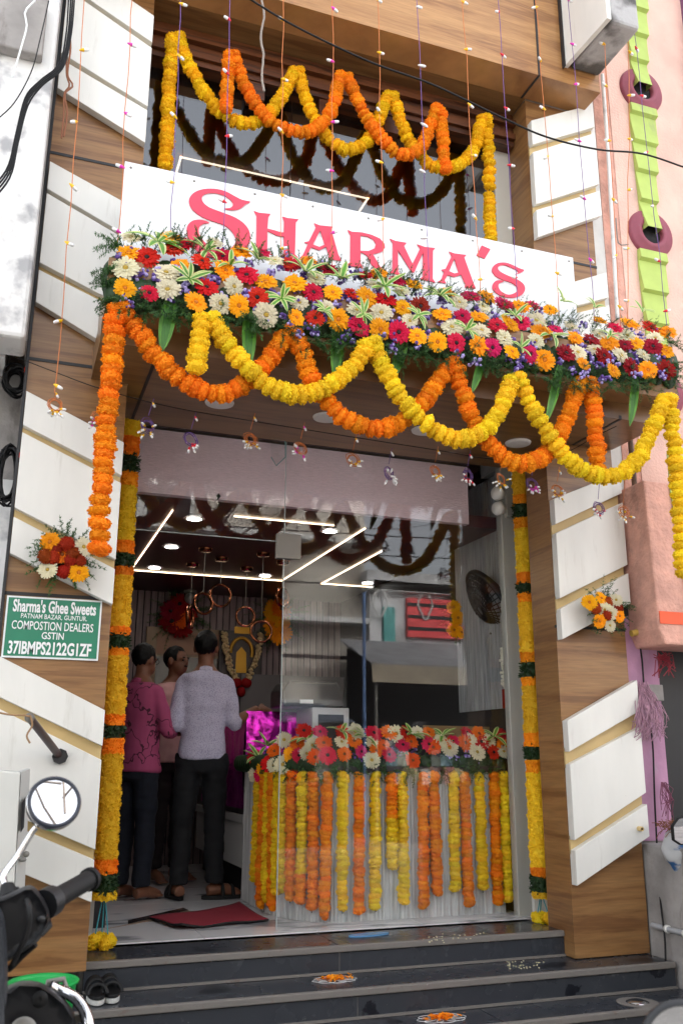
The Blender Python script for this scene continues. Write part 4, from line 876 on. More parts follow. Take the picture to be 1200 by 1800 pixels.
bouquet('wall_bouquet', 486, 1088, 8.12, [('y',482,1075),('y',492,1088),('y',484,1100),('y',490,1112),('o',494,1070)], 'orange yellow bouquet on the back wall beside a ring pendant', 40, .28, .12)
bt = bouquet('wall_bouquet', 806, 1090, 5.70, [('y',797,1068),('y',804,1086),('y',798,1108),('y',810,1112)], 'yellow gerbera bouquet on the grey ribbed panel', 34, .15, .058)
# white flower string by the fan
t = thing('jasmine_string', at(883,1180,5.0), 'short string of white jasmine hanging beside the door frame', 'garland'); mb = MB(); rd = random.Random(5)
for i in range(150):
    z = rd.random(); p = at(880+6*rd.random()+3*z, 1140+70*z, 5.02); mb.ell(p+Vector((rd.uniform(-.012,.012), rd.uniform(-.02,.0), 0)), (.008,.008,.010), 5, 4)
tag(part('blossoms', mb, mat('jasmine', (.75,.72,.6), .6), t), kind='stuff'); part('red_tassel', MB().tube([at(886,1212,5.0), at(889,1245,5.0)], [.015,.022], 8), GM['d'][0], t)
# ------------------------------------------------------------------ string lights
bm_b = {}
for k, m in BULB.items():
    bm_b[k] = MB().lathe([(0,.016),(.0045,.014),(.006,.006),(.0058,0)], (0,0,0), seg=8, mi=1).lathe([(.0062,0),(.0062,-.004),(.0035,-.012),(.002,-.016),(0,-.016)], (0,0,0), seg=8, mi=0).mesh('bulb', [m, M_clear])
def coil(c, rd, m, rad=.035, n=5, long=1.3, thick=.0016):
    mb = MB()
    for k in range(n):
        ax = Vector((rd.uniform(-.5,.5), 1, rd.uniform(-.3,.3))).normalized(); a = ax.orthogonal().normalized(); b = ax.cross(a); r = rad*rd.uniform(.5,1.1)
        pts = [c+Vector((rd.uniform(-.004,.004), 0, 0))+(a*math.cos(t)*r+b*math.sin(t)*r*long) for t in [i*.52+k for i in range(13)]]
        mb.tube(pts, thick, 4)
    return mb
CK = [((150,0),(97,690),(97,708),'y','o'), ((232,0),(208,430),(172,735),'p','o'), ((318,0),(299,425),(260,748),'y','p'), ((404,0),(393,440),(335,772),'r','p'), ((498,0),(494,450),(440,772),'y','o'), ((585,0),(583,480),(528,788),'p','o'), ((663,0),(676,500),(620,808),'y','o'),
      ((733,0),(754,520),(683,832),'w','p'), ((813,0),(845,535),(765,828),'y','o'), ((875,0),(911,545),(822,835),'r','p'), ((942,0),(984,560),(880,842),'y','o'), ((998,0),(1046,570),(935,852),'p','p'), ((1057,0),(1090,580),(980,862),'y','o'), ((1108,0),(1172,580),(1052,893),'r','p'), ((1106,20),(1103,570),(1096,900),'y','o')]
CN = {'y': 'yellow', 'p': 'pink', 'r': 'red', 'w': 'white'}
NTH = ['leftmost','second','third','fourth','fifth','sixth','seventh','eighth','ninth','tenth','eleventh','twelfth','third from the right of all','second from the right of all','rightmost']
SLY = 3.955
for i, (a, b, c, k, wk) in enumerate(CK):
    rd = random.Random(i+40); far = i == 0
    Y0 = SLY if 1 < i < 12 else 3.90
    p0, p1 = at(*a, Y0), at(*b, Y0); p0 = p0+(p0-p1).normalized()*1.2
    nm = NTH[i] if i < 12 else NTH[i]
    t = thing('string_light', p1, '%s-bulbed string light hanging down the front, %s' % (CN[k], nm if i in (0, 14) or i > 11 else nm+' counted from the left'), 'string light', 'string lights hanging from the roof')
    m = M_wo if wk == 'o' else M_wp
    n = 14; line = [p0+(p1-p0)*j/n+Vector((rd.uniform(-.006,.006), rd.uniform(-.004,.004), 0)) for j in range(n+1)]
    part('wire', MB().tube(line, .0022, 5), m, t)
    L = (p1-p0).length; h = .1+rd.random()*.1
    while h < L-.02:
        p = p0+(p1-p0)*(h/L); sd_ = rd.choice((-1,1)); d = Vector((sd_*rd.uniform(.5,1), rd.uniform(-.4,.3), rd.uniform(-.6,.4)))
        link('bulb', bm_b[k], t, p+d.normalized()*.013, orient(d), (1.45,1.45,1.5)); h += rd.uniform(.30,.42)
    # lower end gathered into a loose coil under the canopy
    Yc = 4.12 if 0 < i < 13 else 4.0
    e = at(*c, Yc)
    top_ = p1 if i == 0 else Vector((e.x+.02, Yc, min(ZC-.002, e.z+.14)))
    if i >= 13: top_ = at(c[0]+6, c[1]-110, Yc)
    dn = [top_, e+Vector((0,0,.05))] if i else [p1, at(97,702,SLY)]
    if i == 0: e = at(97,712,SLY-.02)
    part('drop_wire', MB().tube(dn, .0018, 4), m, t)
    part('coil', coil(e, rd, m, .030, 6), m, t)
    for j in range(8):
        d = Vector((rd.uniform(-1,1), rd.uniform(-.6,.2), rd.uniform(-1,.3))).normalized(); link('bulb', bm_b[k], t, e+d*rd.uniform(.02,.05)+Vector((0,0,-.015)), orient(d))
    link('bulb', bm_b[k], t, dn[0]+(dn[1]-dn[0])*.35+Vector((.008,0,0)), orient((.5,-.2,-1)))
# ------------------------------------------------------------------ cables and ropes
def cable(name, pts, r, m, label, cat='cable', Y=None, group=None, jit=0):
    P_ = spline([at(x, y, Yv) for x, y, Yv in pts], .03)
    if jit: P_ = [p+Vector((random.uniform(-jit,jit), random.uniform(-jit,jit), 0)) for p in P_]
    return single(name, MB().tube(P_, r, 6), m, label, cat, group)
cable('overhead_cable', [(430,-8,3.7),(520,46,3.7),(650,108,3.7),(760,148,3.7),(880,205,3.7),(960,240,3.7),(1050,262,3.7),(1130,270,3.7),(1215,298,3.7)], .0055, M_cable, 'black cable sagging across the beam towards the pink building')
for j, (dx, dy, nm) in enumerate(((0,0,'outermost'), (5,4,'second'), (9,9,'third'), (13,15,'innermost'))):
    cable('black_cable', [(121+dx*.8,-10,4.0),(116+dx*.7,60,4.0),(104+dx*.5,112+dy*.4,4.0),(72+dx*.2,140+dy*.6,4.0),(45+dx*.3,170+dy,4.0),(28+dx*.3,235+dy,4.0),(14+dx*.4,292+dy,4.0),(-14+dx*.5,330+dy,4.0),(-60+dx*.5,380+dy,4.0)], .0045, M_cable, '%s of the four thick black cables bending round the white wall' % nm, 'cable', group='thick cables at the left')
cable('thin_cable', [(86,0,3.98),(70,70,3.98),(55,125,3.98),(25,180,3.98),(-8,212,3.98)], .003, M_cable, 'thin black cable slanting across the white wall')
cable('white_cable', [(62,0,4.0),(44,20,4.0),(47,45,4.0),(38,80,4.0),(22,135,4.0)], .005, M_text, 'white cable hanging at the top left on the old wall')
cable('canopy_wire', [(25,626,4.3),(100,655,4.3),(180,684,4.2),(300,715,4.13),(450,741,4.12),(600,765,4.12),(760,790,4.12),(880,808,4.12),(980,800,4.12),(1050,765,4.0),(1085,748,3.95)], .0022, M_cable, 'thin black wire strung below the canopy', 'wire')
cable('frayed_rope', [(459,-10,3.8),(464,30,3.8),(458,60,3.8),(463,95,3.8),(460,130,3.8),(464,160,3.8)], .006, mat('grey_rope', (.33,.28,.24), .9, var=.4, vscale=200), 'frayed grey rope end hanging in front of the upper window', 'rope', jit=.002)
rp_ = thing('brown_cord', at(118,60,4.2), 'doubled brown cord hanging beside the upper left panel', 'cord')
for dx in (0, 6): part('strand', MB().tube(spline([at(x+dx*s_, y, 4.2) for x, y, s_ in ((122,50,0),(118,85,1),(117,130,.3),(122,150,1),(113,165,.2),(112,200,1),(108,242,.6))], .02), .005, 5), MC.get('brown_cord') or mat('brown_cord', lin('#8A5A42'), .9), rp_)
def cable_coil(c, rx, rz, n, label, Y):
    t = thing('cable_coil', c, label, 'cable coil'); rd = random.Random(int(c.z*100)); mb = MB()
    for k in range(n):
        fx, fz = rd.uniform(.6,1.05), rd.uniform(.8,1.05); o = Vector((rd.uniform(-.012,.012), rd.uniform(-.05,.02), rd.uniform(-.015,.015)))
        mb.tube([c+o+Vector((rx*fx*math.cos(a), .01*math.sin(3*a+k), rz*fz*math.sin(a))) for a in [i*.3307 for i in range(20)]], .0055, 5)
    part('loops', mb, M_cable, t); part('red_tie', MB().box(c.x+rx*.6, c.x+rx*.6+.02, c.y-.07, c.y-.05, c.z+rz*.55, c.z+rz*.55+.022), GM['r'][0], t); return t
cable_coil(at(17,836,4.45), .055, .14, 14, 'black cable coil hanging beside the third white panel group at the left edge', 4.45)
cable_coil(at(28,672,4.5), .055, .07, 12, 'small black cable coil under the whitewashed slab at the left edge', 4.5)
# right hand side pipes and wires
yp = thing('yellow_pipe', at(1130,1000,4.3), 'old yellow drain pipe with an elbow on the mauve wall', 'pipe')
part('pipe_tube', MB().tube(spline([at(x, y, 4.36) for x, y in ((1118,880),(1124,960),(1130,1030),(1133,1085),(1130,1100),(1122,1110),(1108,1114))], .015), .019, 10), mat('yellow_pvc', lin('#C8A850'), .5, var=.3, vscale=12), yp)
part('iron_pole', MB().tube([at(1107,770,4.37), at(1118,885,4.37)], .016, 8), mat('rusty_iron', lin('#6A5444'), .8, var=.4, vscale=14), yp)
part('white_downpipe', MB().tube([at(1058,130,4.40), at(1068,260,4.42), at(1085,560,4.42)], .013, 8), M_wall_w, yp)
cable('wall_cable', [(1121,1112,4.38),(1128,1160,4.40),(1133,1220,4.40),(1146,1300,4.40),(1150,1400,4.40),(1155,1500,4.38),(1160,1580,4.3),(1168,1650,4.24),(1170,1710,4.23)], .005, M_cable, 'black cable running down the mauve wall')
wb = thing('wire_bundle', at(1140,1250,4.38), 'bushy bundle of dusty pink wires on the mauve wall', 'wires'); rd = random.Random(9); mb = MB()
M_pw = mat('dusty_pink_wire', lin('#B48A9C'), .6, var=.3, vscale=40)
for k in range(70):
    a = at(1128+rd.uniform(-14,10), 1205+rd.uniform(-8,10), 4.39); c = at(1140+rd.uniform(-42,40), 1265+rd.uniform(-28,30), 4.33-rd.uniform(0,.06)); d = at(1138+rd.uniform(-30,36), 1285+rd.uniform(-20,22), 4.36)
    mb.tube([a+(c-a)*s_*(2-s_)+(d-c)*s_*s_+Vector((0,-.03*math.sin(s_*3.1),0)) for s_ in (0,.2,.4,.6,.8,1)], .0022, 4)
tag(part('wires', mb, M_pw, wb), kind='stuff')
part('junction_box', MB().box(at(1134,1206,4.41).x, at(1162,1206,4.41).x, 4.395, 4.419, at(1150,1232,4.41).z, at(1150,1204,4.41).z), M_grey, wb, .004)
mb = MB()
for k in range(26):
    c = at(1163, 1160, 4.36); mb.tube([c, c+Vector((rd.uniform(-.06,.05), rd.uniform(-.05,0), rd.uniform(-.02,.04))), c+Vector((rd.uniform(-.1,.08), rd.uniform(-.06,0), rd.uniform(-.12,.05)))], .003, 4)
single('red_wires', mb, mat('red_wire', lin('#8C2030'), .6), 'tuft of cut dark red wires beside the dark doorway', 'wires', kind=None)
mb = MB()
for k in range(18):
    c = at(1168, 1395, 4.36); mb.tube([c+Vector((rd.uniform(-.02,.02),0,.06)), c+Vector((rd.uniform(-.05,.05), -.02, rd.uniform(-.05,.03))), c+Vector((rd.uniform(-.04,.05), -.01, -.12*rd.random()-.03))], .002, 4)
single('wire_tuft', mb, mat('plum_wire', lin('#6A3048'), .6), 'thin tangled plum wires low on the mauve wall', 'wires')
cable('bent_hook', [(1082,383,4.40),(1085,420,4.38),(1090,430,4.36),(1105,429,4.36)], .004, M_steel, 'thin bent metal hook on the peach wall', 'hook')
# ------------------------------------------------------------------ rod on the left pier, stub on the right pier
rod = thing('rod_bracket', at(105,1330,PF), 'brown metal rod sticking out of the lower left panel', 'rod')
a, b = at(105,1330,PF), at(52,1262,3.95)
part('rod', MB().tube([a, b], .017, 12), mat('brown_metal', lin('#4A3A38'), .4), rod)
part('flange', MB().lathe([(0,-.03),(.034,-.03),(.034,0)], (a.x, PF, a.z), (0,1,0), 8, sm=False), M_black, rod)
part('end_bolt', MB().ell(b, (.02,.02,.02)), M_steel, rod)
part('twine', MB().tube(spline([at(-8,1252,3.94), at(20,1257,3.94), at(46,1258,3.93), at(56,1262,3.92)], .02), .004, 5).tube(spline([b+Vector((.0,-.02,.01)), b+Vector((.012,-.02,-.03)), b+Vector((-.005,-.02,-.07)), b+Vector((.01,-.02,-.10))], .01), .004, 5), mat('jute', lin('#9A7A58'), .9), rod)
c = at(1122,1457,PF); single('pipe_stub', MB().lathe([(.007,-.03),(.013,-.03),(.013,.0)], (c.x, PF, c.z), (0,1,0), 12), M_tan, 'small brass pipe stub on the lowest right white panel', 'pipe')
# ------------------------------------------------------------------ meter cabinet, tub, slippers, mat, rangoli
cab = thing('meter_cabinet', (-.05, 4.0, .9), 'pale grey metal cabinet at the lower left edge', 'cabinet')
a0 = at(38,1362,3.86); b0 = at(52,1352,3.93)
def vp(px0, px1, y0a, y1a, Y0, Y1, dep=.02): return [at(px0, y0a, Y0), at(px1, y0a-6, Y1), at(px1, y1a, Y1), at(px0, y1a+6, Y0)]
part('front', MB().prism([at(-120,1345,3.80), at(36,1358,3.80), at(24,1580,3.80), at(-140,1580,3.80)], (0,.30,0)), mat('cabinet_paint', (.62,.62,.58), .4, var=.06, vscale=4), cab, .006)
part('edge_strip', MB().prism([at(37,1357,3.82), at(53,1351,3.90), at(43,1572,3.90), at(25,1580,3.82)], (-.006,.18,0)), mat('cabinet_edge', (.50,.50,.48), .45), cab, .003)
part('vent', MB().prism([at(38,1412,3.815), at(45,1400,3.85), at(42,1455,3.85), at(36,1464,3.815)], (0,-.006,0)), M_dark, cab)
part('latch', MB().ell(at(46,1502,3.86), (.012,.01,.012)).ell(at(40,1512,3.84), (.014,.01,.008)), M_steel, cab)
tub = thing('green_tub', at(76,1735,3.75), 'bright green plastic tub on the ground behind the scooter', 'tub')
c = at(76,1724,3.78); M_gp = mat('green_plastic', lin('#12A04A'), .35)
part('bowl', MB().lathe([(.09,RD-c.z+.002),(.10,-.2),(.118,-.01),(.124,0),(.128,-.004),(.124,-.012),(.112,-.012),(.095,-.2),(0,-.22)], c, (0,0,1), 32), M_gp, tub)
def slipper(px, py, label):
    p = atz(px, py, .626); t = thing('slipper', p, label, 'slipper', 'slippers left on the step')
    pr = []
    for i in range(20):
        a = 2*math.pi*i/20; pr.append((p.x+.038*math.cos(a)*(1-.12*math.sin(a)), p.y+.115+.115*math.sin(a), p.z+.002))
    part('sole', MB().prism(pr, (0,0,.020)), mat('pale_sole', (.55,.55,.52), .7) if 'pale_sole' not in MC else MC['pale_sole'], t, .004)
    part('footbed', MB().prism([(x, y, p.z+.0225) for x, y, z in pr], (0,0,.014)), M_rubber, t, .004)
    mb = MB(); n = 12; vs = []
    for i in range(n+1):
        a = math.pi*i/n
        for dy in (.10, .19): vs.append((p.x+.043*math.cos(a), p.y+dy, p.z+.03+.055*math.sin(a)))
        for dy in (.19, .10): vs.append((p.x+.037*math.cos(a), p.y+dy, p.z+.03+.049*math.sin(a)))
    mb.add(vs, [(i*4+k, i*4+(k+1) % 4, i*4+4+(k+1) % 4, i*4+4+k) for i in range(n) for k in range(4)], 0, True); part('strap', mb, M_rubber, t)
    mb = MB(); mb.tube([(p.x+.04*math.cos(a), p.y+.03+.02*math.sin(a), p.z+.04+.035*abs(math.sin(a))) for a in [math.pi*i/10 for i in range(11)]], .008, 6); part('heel_loop', mb, M_rubber, t)
slipper(172,1771, 'left black slipper of the pair with pale soles on the step'); slipper(198,1767, 'right black slipper of the pair with pale soles on the step')
mt = [(262,1622),(360,1607),(442,1597),(470,1617),(400,1628),(318,1636)]; mb = MB(); nx, ny = 40, 14; vs = []
c00, c10, c11, c01 = atz(262,1618,FT), atz(420,1596,FT), atz(471,1621,FT), atz(318,1637,FT)
for j in range(ny+1):
    for i in range(nx+1):
        u, v = i/nx, j/ny; p = c00*(1-u)*(1-v)+c10*u*(1-v)+c11*u*v+c01*(1-u)*v; z = .012+.004*math.sin(u*9+v*3)
        z += .016*max(0, (u-.82)/.18)**2*max(0, 1-v*1.6)+.02*max(0, 1-((u-.0)**2+(v-1)**2)**.5/.25)
        vs.append((p.x, p.y, FT+z))
mb.add(vs, [(j*(nx+1)+i, j*(nx+1)+i+1, (j+1)*(nx+1)+i+1, (j+1)*(nx+1)+i) for j in range(ny) for i in range(nx)], 0, True)
M_mat = bpy.data.materials.new('red_mat'); M_mat.use_nodes = True; n_ = M_mat.node_tree.nodes; l_ = M_mat.node_tree.links
g_ = n_.new('ShaderNodeNewGeometry'); wv = n_.new('ShaderNodeTexWave'); wv.inputs['Scale'].default_value = 22; wv.bands_direction = 'DIAGONAL'; l_.new(g_.outputs['Position'], wv.inputs['Vector'])
rr_ = n_.new('ShaderNodeValToRGB'); rr_.color_ramp.elements[0].color = (*lin('#5A0F1E'), 1); rr_.color_ramp.elements[1].color = (*lin('#9C1E34'), 1); l_.new(wv.outputs[0], rr_.inputs[0]); l_.new(rr_.outputs[0], n_['Principled BSDF'].inputs['Base Color']); n_['Principled BSDF'].inputs['Roughness'].default_value = .9
dm = thing('door_mat', (c00+c11)/2, 'ribbed red door mat with curled corners on the marble floor', 'mat'); o = part('mat_sheet', mb, M_mat, dm); sm_ = o.modifiers.new('solid', 'SOLIDIFY'); sm_.thickness = .006
edge = [Vector(vs[i]) for i in range(nx+1)]+[Vector(vs[j*(nx+1)+nx]) for j in range(1, ny+1)]+[Vector(vs[ny*(nx+1)+i]) for i in range(nx-1, -1, -1)]+[Vector(vs[j*(nx+1)]) for j in range(ny-1, -1, -1)]
part('dark_hem', MB().tube(edge, .006, 5), M_rubber, dm)
def rangoli(px, py, Z, label, rx=.11, ry=.046, npet=8):
    c = atz(px, py, Z); t = thing('rangoli', c, label, 'floor drawing'); mb = MB()
    for k in range(npet):
        a = 2*math.pi*k/npet; d = Vector((math.cos(a)*rx, math.sin(a)*ry*1.5, 0)); s_ = Vector((-math.sin(a)*rx*.42, math.cos(a)*ry*.62, 0)); pts = []
        for i in range(13):
            b = math.pi*2*i/12; pts.append(c+d*(.62-.38*math.cos(b))+s_*math.sin(b)*.9+Vector((0,0,.003)))
        mb.tube(pts, .0013, 4)
    part('chalk_lines', mb, mat('chalk', (.7,.7,.7), .9) if 'chalk' not in MC else MC['chalk'], t)
    rd = random.Random(int(px)); mb = MB()
    for i in range(110):
        p = c+Vector((rd.gauss(0,.034), rd.gauss(0,.014), .004+rd.random()*.016)); a = rd.uniform(0,6.28); u = Vector((math.cos(a), math.sin(a), rd.uniform(-.4,.6)))*.012; v = Vector((-math.sin(a), math.cos(a), .2))*.006
        mb.add([p-u-v*.5, p-u+v*.5, p+u+v, p+u-v], [(0,1,2,3)])
    tag(part('petals', mb, M_mo, t), kind='stuff')
rangoli(588,1724,.625,'chalk flower drawing with marigold petals on the middle step'); rangoli(776,1792,.50,'chalk flower drawing with marigold petals on the lowest step', .12, .05)
mb = MB(); c = atz(648,1646,FL); pr = [(c.x+.115*math.cos(a), c.y+.035*math.sin(a)+.012*math.cos(a), FL+.002) for a in [i*.314 for i in range(20)]]
single('blue_plate', MB().prism(pr, (0,0,.008)), mat('blue_plastic', lin('#5A8CB8'), .3), 'flat pale blue plastic plate on the top step', 'plate')
c = atz(1120,1763,.50); fd = thing('drain_cover', c, 'round chrome drain cover on the lowest step', 'drain cover')
part('cement_ring', MB().lathe([(.055,.002),(.085,.004),(.10,.001)], c, seg=28), M_nosing, fd); part('cover', MB().lathe([(0,.010),(.03,.012),(.05,.006),(.056,.001)], c, seg=28), M_chrome, fd)
mb = MB()
for i in range(60):
    x = random.uniform(740,850); p = atz(x, 1650+random.uniform(-8,8)-.07*(x-780), FL) if i % 2 else atz(random.uniform(890,960), random.uniform(1690,1704), .625)
    mb.box(p.x-.003, p.x+.003, p.y-.003, p.y+.003, p.z, p.z+.003)
single('rice_grains', mb, mat('rice', (.6,.55,.35), .8), 'scattered rice grains on the steps', 'grains', kind='stuff')
# ------------------------------------------------------------------ things inside the shop
M_cop = mat('rose_copper', lin('#9A5E40'), .2, 1)
def torus(mb, c, R_, r, n, seg=36, mi=0):
    n = Vector(n).normalized(); a = n.orthogonal().normalized(); b = n.cross(a); vs = []
    for i in range(seg):
        d = a*math.cos(2*math.pi*i/seg)+b*math.sin(2*math.pi*i/seg)
        for k in range(8): vs.append(c+d*(R_+r*math.cos(k*math.pi/4))+n*r*1.6*math.sin(k*math.pi/4))
    mb.add(vs, [(i*8+k, ((i+1) % seg)*8+k, ((i+1) % seg)*8+(k+1) % 8, i*8+(k+1) % 8) for i in range(seg) for k in range(8)], mi, True)
for nm, px, py, r, Y, n in (('leftmost, turned edge-on',334,1084,21,6.83,(1,-.45,0)), ('second from the left',357,1061,20,6.28,(.4,-1,.1)), ('highest',387,1047,21,6.55,(.2,-1,.05)), ('fourth from the left',431,1084,18,6.83,(.1,-1,0)), ('lowest',459,1110,20,6.28,(-.2,-1,.1)), ('rightmost, behind the pane edge',496,1050,18,6.5,(.7,-1,0))):
    c = at(px, py, Y); t = thing('ring_pendant', (c.x, c.y, CZ), 'copper ring pendant hanging in the shop, %s of six' % nm, 'pendant lamp', 'copper ring pendants'); mb = MB(); torus(mb, c, r*Y/FPX*.95, .0085, n); part('ring', mb, M_cop, t)
    part('cord', MB().tube([(c.x, c.y, c.z+r*Y/FPX), (c.x, c.y, CZ)], .0025, 5), M_steel, t); part('ceiling_cup', MB().lathe([(0,-.025),(.045,-.022),(.05,0)], (c.x, c.y, CZ-.001), seg=20), M_cop, t)
fr = thing('wall_mirror_panel', at(320,1200,8.1), 'beige framed mirror panel on the back wall', 'mirror')
a, b = at(258,1102,8.12), at(392,1330,8.12)
part('frame', MB().box(a.x, b.x, 8.09, 8.132, b.z, a.z), mat('beige_frame', lin('#9A8468'), .5, var=.2), fr)
part('mirror_glass', MB().box(a.x+.09, b.x-.05, 8.085, 8.0895, at(300,1330,8.1).z, at(300,1155,8.1).z), mat('brown_mirror', (.10,.085,.07), .18, spec=.6), fr)  # glossy brown colour stands in for the mirror's dim reflection
part('panel_band', MB().box(a.x+.09, b.x-.05, 8.082, 8.0895, at(300,1150,8.1).z, at(300,1112,8.1).z), mat('peach_board', lin('#A0785C'), .5), fr)
pc = thing('framed_picture', at(420,1150,8.0), 'dark framed picture of a golden arch hung with a cream garland', 'picture')
a, b = at(386,1108,8.06), at(458,1204,8.06)
part('frame', MB().box(a.x, b.x, 8.03, 8.08, b.z, a.z), mat('dark_frame', (.03,.022,.02), .4), pc)
part('print', MB().box(a.x+.03, b.x-.03, 8.026, 8.0295, b.z+.03, a.z-.03), mat('dark_print', (.05,.035,.03), .35, var=.4, vscale=10), pc)
M_gold = mat('gold_leaf', lin('#B88A30'), .35, .7)
cx_, cz_ = (a.x+b.x)/2-.0, (a.z+b.z)/2+.02
part('golden_arch', MB().tube([(cx_+.10*math.cos(t), 8.02, cz_+.02+.13*math.sin(t)) for t in [-.3+i*.25 for i in range(15)]], .018, 6), M_gold, pc)
part('golden_figure', MB().prism([(cx_-.05,8.02,cz_-.16),(cx_+.05,8.02,cz_-.16),(cx_+.045,8.02,cz_+.02),(cx_,8.02,cz_+.07),(cx_-.045,8.02,cz_+.02)], (0,.005,0)), M_gold, pc)
part('golden_crest', MB().box(cx_-.07, cx_+.07, 8.018, 8.025, cz_+.19, cz_+.25), M_gold, pc)
g_ = thing('cream_garland', at(420,1180,8.0), 'cream blossom garland with dark red pendant draped on the picture', 'garland'); mb = MB(); rd = random.Random(2)
for sgn in (-1, 1):
    for i in range(90):
        t = i/90; p = Vector((cx_+sgn*(.165-.12*t*t), 7.99, cz_+.19-.42*t)); mb.ell(p+Vector((rd.uniform(-.022,.022), rd.uniform(-.02,.02), rd.uniform(-.01,.01))), (.015,.013,.015), 5, 4)
tag(part('blossoms', mb, mat('cream_blossom', lin('#C8B080'), .7), g_), kind='stuff')
part('red_pendant', MB().ell((cx_-.045,7.98,cz_-.25), (.05,.03,.045)).ell((cx_+.045,7.98,cz_-.25), (.05,.03,.045)).ell((cx_,7.98,cz_-.33), (.04,.03,.045)), GM['d'][0], g_)
cc = at(334,1052,8.0); single('dome_camera', MB().ell(cc, (.05,.06,.05)).lathe([(.055,.05),(.06,.08),(.0,.08)], cc, (0,0,1), 16), M_alum, 'small white security camera high on the back wall', 'camera')
# display case under purple foil
dc = thing('display_case', (1.9, 6.9, FT), 'white ribbed display case behind the counter', 'display case')
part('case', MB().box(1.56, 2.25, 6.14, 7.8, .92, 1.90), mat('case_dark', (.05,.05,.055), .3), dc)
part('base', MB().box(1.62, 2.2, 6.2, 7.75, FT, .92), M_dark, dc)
part('ribbed_front', ribs(1.559, 6.16, 1.559, 7.75, .93, 1.20, .028, .012, -1, 0), mat('white_metal', (.6,.6,.6), .4), dc)
part('sill', MB().box(1.535, 1.559, 6.14, 7.8, 1.205, 1.26), MC['white_metal'], dc, .004)
mb = MB(); rd = random.Random(4); nu, nv = 70, 60; vs = []
prof = [(1.535,1.30),(1.540,1.9),(1.56,1.935),(2.0,1.945)]
def foilp(u, v):
    s_ = u*1.12
    if s_ < .62: x, z = 1.538, 1.30+s_
    else: x, z = 1.538+(s_-.62), 1.925
    y = 6.12+v*1.3
    w_ = noise.noise(Vector((x*5, y*5, z*2.3)))*.028+noise.noise(Vector((x*16, y*16, z*7)))*.010
    return (x-(w_+.012 if s_ < .62 else 0), y, z+(0 if s_ < .62 else w_*.6))
for j in range(nv+1):
    for i in range(nu+1): vs.append(foilp(i/nu, j/nv))
mb.add(vs, [(j*(nu+1)+i, j*(nu+1)+i+1, (j+1)*(nu+1)+i+1, (j+1)*(nu+1)+i) for j in range(nv) for i in range(nu)], 0, True); vs = []
for j in range(31):
    for i in range(41):
        x = 1.53+i/40*.5; z = 1.58+j/30*.35; w_ = noise.noise(Vector((x*7, 3, z*4)))*.03+noise.noise(Vector((x*22, 1, z*9)))*.012; vs.append((x, 6.105-abs(w_)-.012*math.sin(j/30*3.1), z))
mb.add(vs, [(j*41+i, j*41+i+1, (j+1)*41+i+1, (j+1)*41+i) for j in range(30) for i in range(40)], 0, True)
M_foil = mat('purple_foil', lin('#E034C8'), .24, .85, bump=.35, bscale=45)
single('foil_cloth', mb, M_foil, 'crinkled magenta foil cloth draped over the display case', 'cloth')
pr = thing('billing_printer', at(550,1240,5.9), 'black boxy billing machine on a white stand behind the glass', 'printer')
a, b = at(499,1196,5.75), at(604,1244,5.75)
part('body', MB().prism([(a.x,5.75,b.z),(b.x,5.75,b.z),(b.x,5.75,a.z-.07),(b.x-.05,5.75,a.z),(a.x+.04,5.75,a.z),(a.x,5.75,a.z-.06)], (0,.32,0)), M_blackp, pr, .01)
part('label', MB().box(a.x+.11, a.x+.20, 5.745, 5.7495, b.z+.02, b.z+.045), M_text, pr); part('lid_line', MB().box(a.x+.08, b.x-.06, 5.744, 5.7495, a.z-.015, a.z-.010), M_steel, pr)
part('white_stand', MB().box(a.x+.18, b.x+.02, 5.70, 6.05, CT+.001, b.z-.006), MC['white_metal'], pr, .006)
part('drawer', MB().box(a.x+.22, b.x-.02, 5.694, 5.6995, CT+.02, b.z-.05), M_dark, pr)
wl = thing('wall_shelf', (2.5, 7.8, 1.2), 'dark shelf unit along the back right of the shop', 'shelf')
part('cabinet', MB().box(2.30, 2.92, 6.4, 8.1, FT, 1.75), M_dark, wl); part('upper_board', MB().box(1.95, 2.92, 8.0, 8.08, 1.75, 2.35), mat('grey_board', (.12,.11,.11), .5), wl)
# fan, emergency light
fn = thing('wall_fan', at(880,1060,5.0), 'black caged wall fan at the right of the doorway', 'fan')
fc = at(862,1063,5.22); ax = Vector((-.80,.16,-.50)).normalized()
mb = MB(); torus(mb, fc, .245, .014, ax, 40)
for k in range(44):
    d = Quaternion(ax, 2*math.pi*k/44) @ ax.orthogonal().normalized()
    for s_ in (1, -1): mb.tube([fc+d*.245, fc+d*.17+ax*s_*.06, fc+d*.03+ax*s_*.085], .004, 4)
for r_, h in ((.21,.04), (.17,.06), (.13,.068), (.09,.076), (.05,.083)):
    for s_ in (1, -1): torus(mb, fc+ax*h*s_, r_, .002, ax, 30)
part('cage', mb, M_rubber, fn)
mb = MB(); a_ = ax.orthogonal().normalized()
for k in range(3):
    d = Quaternion(ax, 2*math.pi*k/3) @ a_; s_ = ax.cross(d); mb.add([fc+d*.03-s_*.02, fc+d*.03+s_*.02+ax*.012, fc+d*.21+s_*.09+ax*.02, fc+d*.215-s_*.05-ax*.02], [(0,1,2,3)], 0, True)
part('blades', mb, M_blackp, fn); part('motor', MB().lathe([(0,-.13),(.05,-.12),(.055,-.04),(.03,.03),(0,.04)], fc, ax, 16), M_blackp, fn)
part('bracket', MB().tube([fc-ax*.11, fc-ax*.12+Vector((0,0,-.12)), Vector((2.925, fc.y, fc.z-.20))], .016, 8), M_blackp, fn)
em = thing('emergency_light', at(878,890,4.9), 'white emergency light with two round lamps at the top of the door frame', 'lamp')
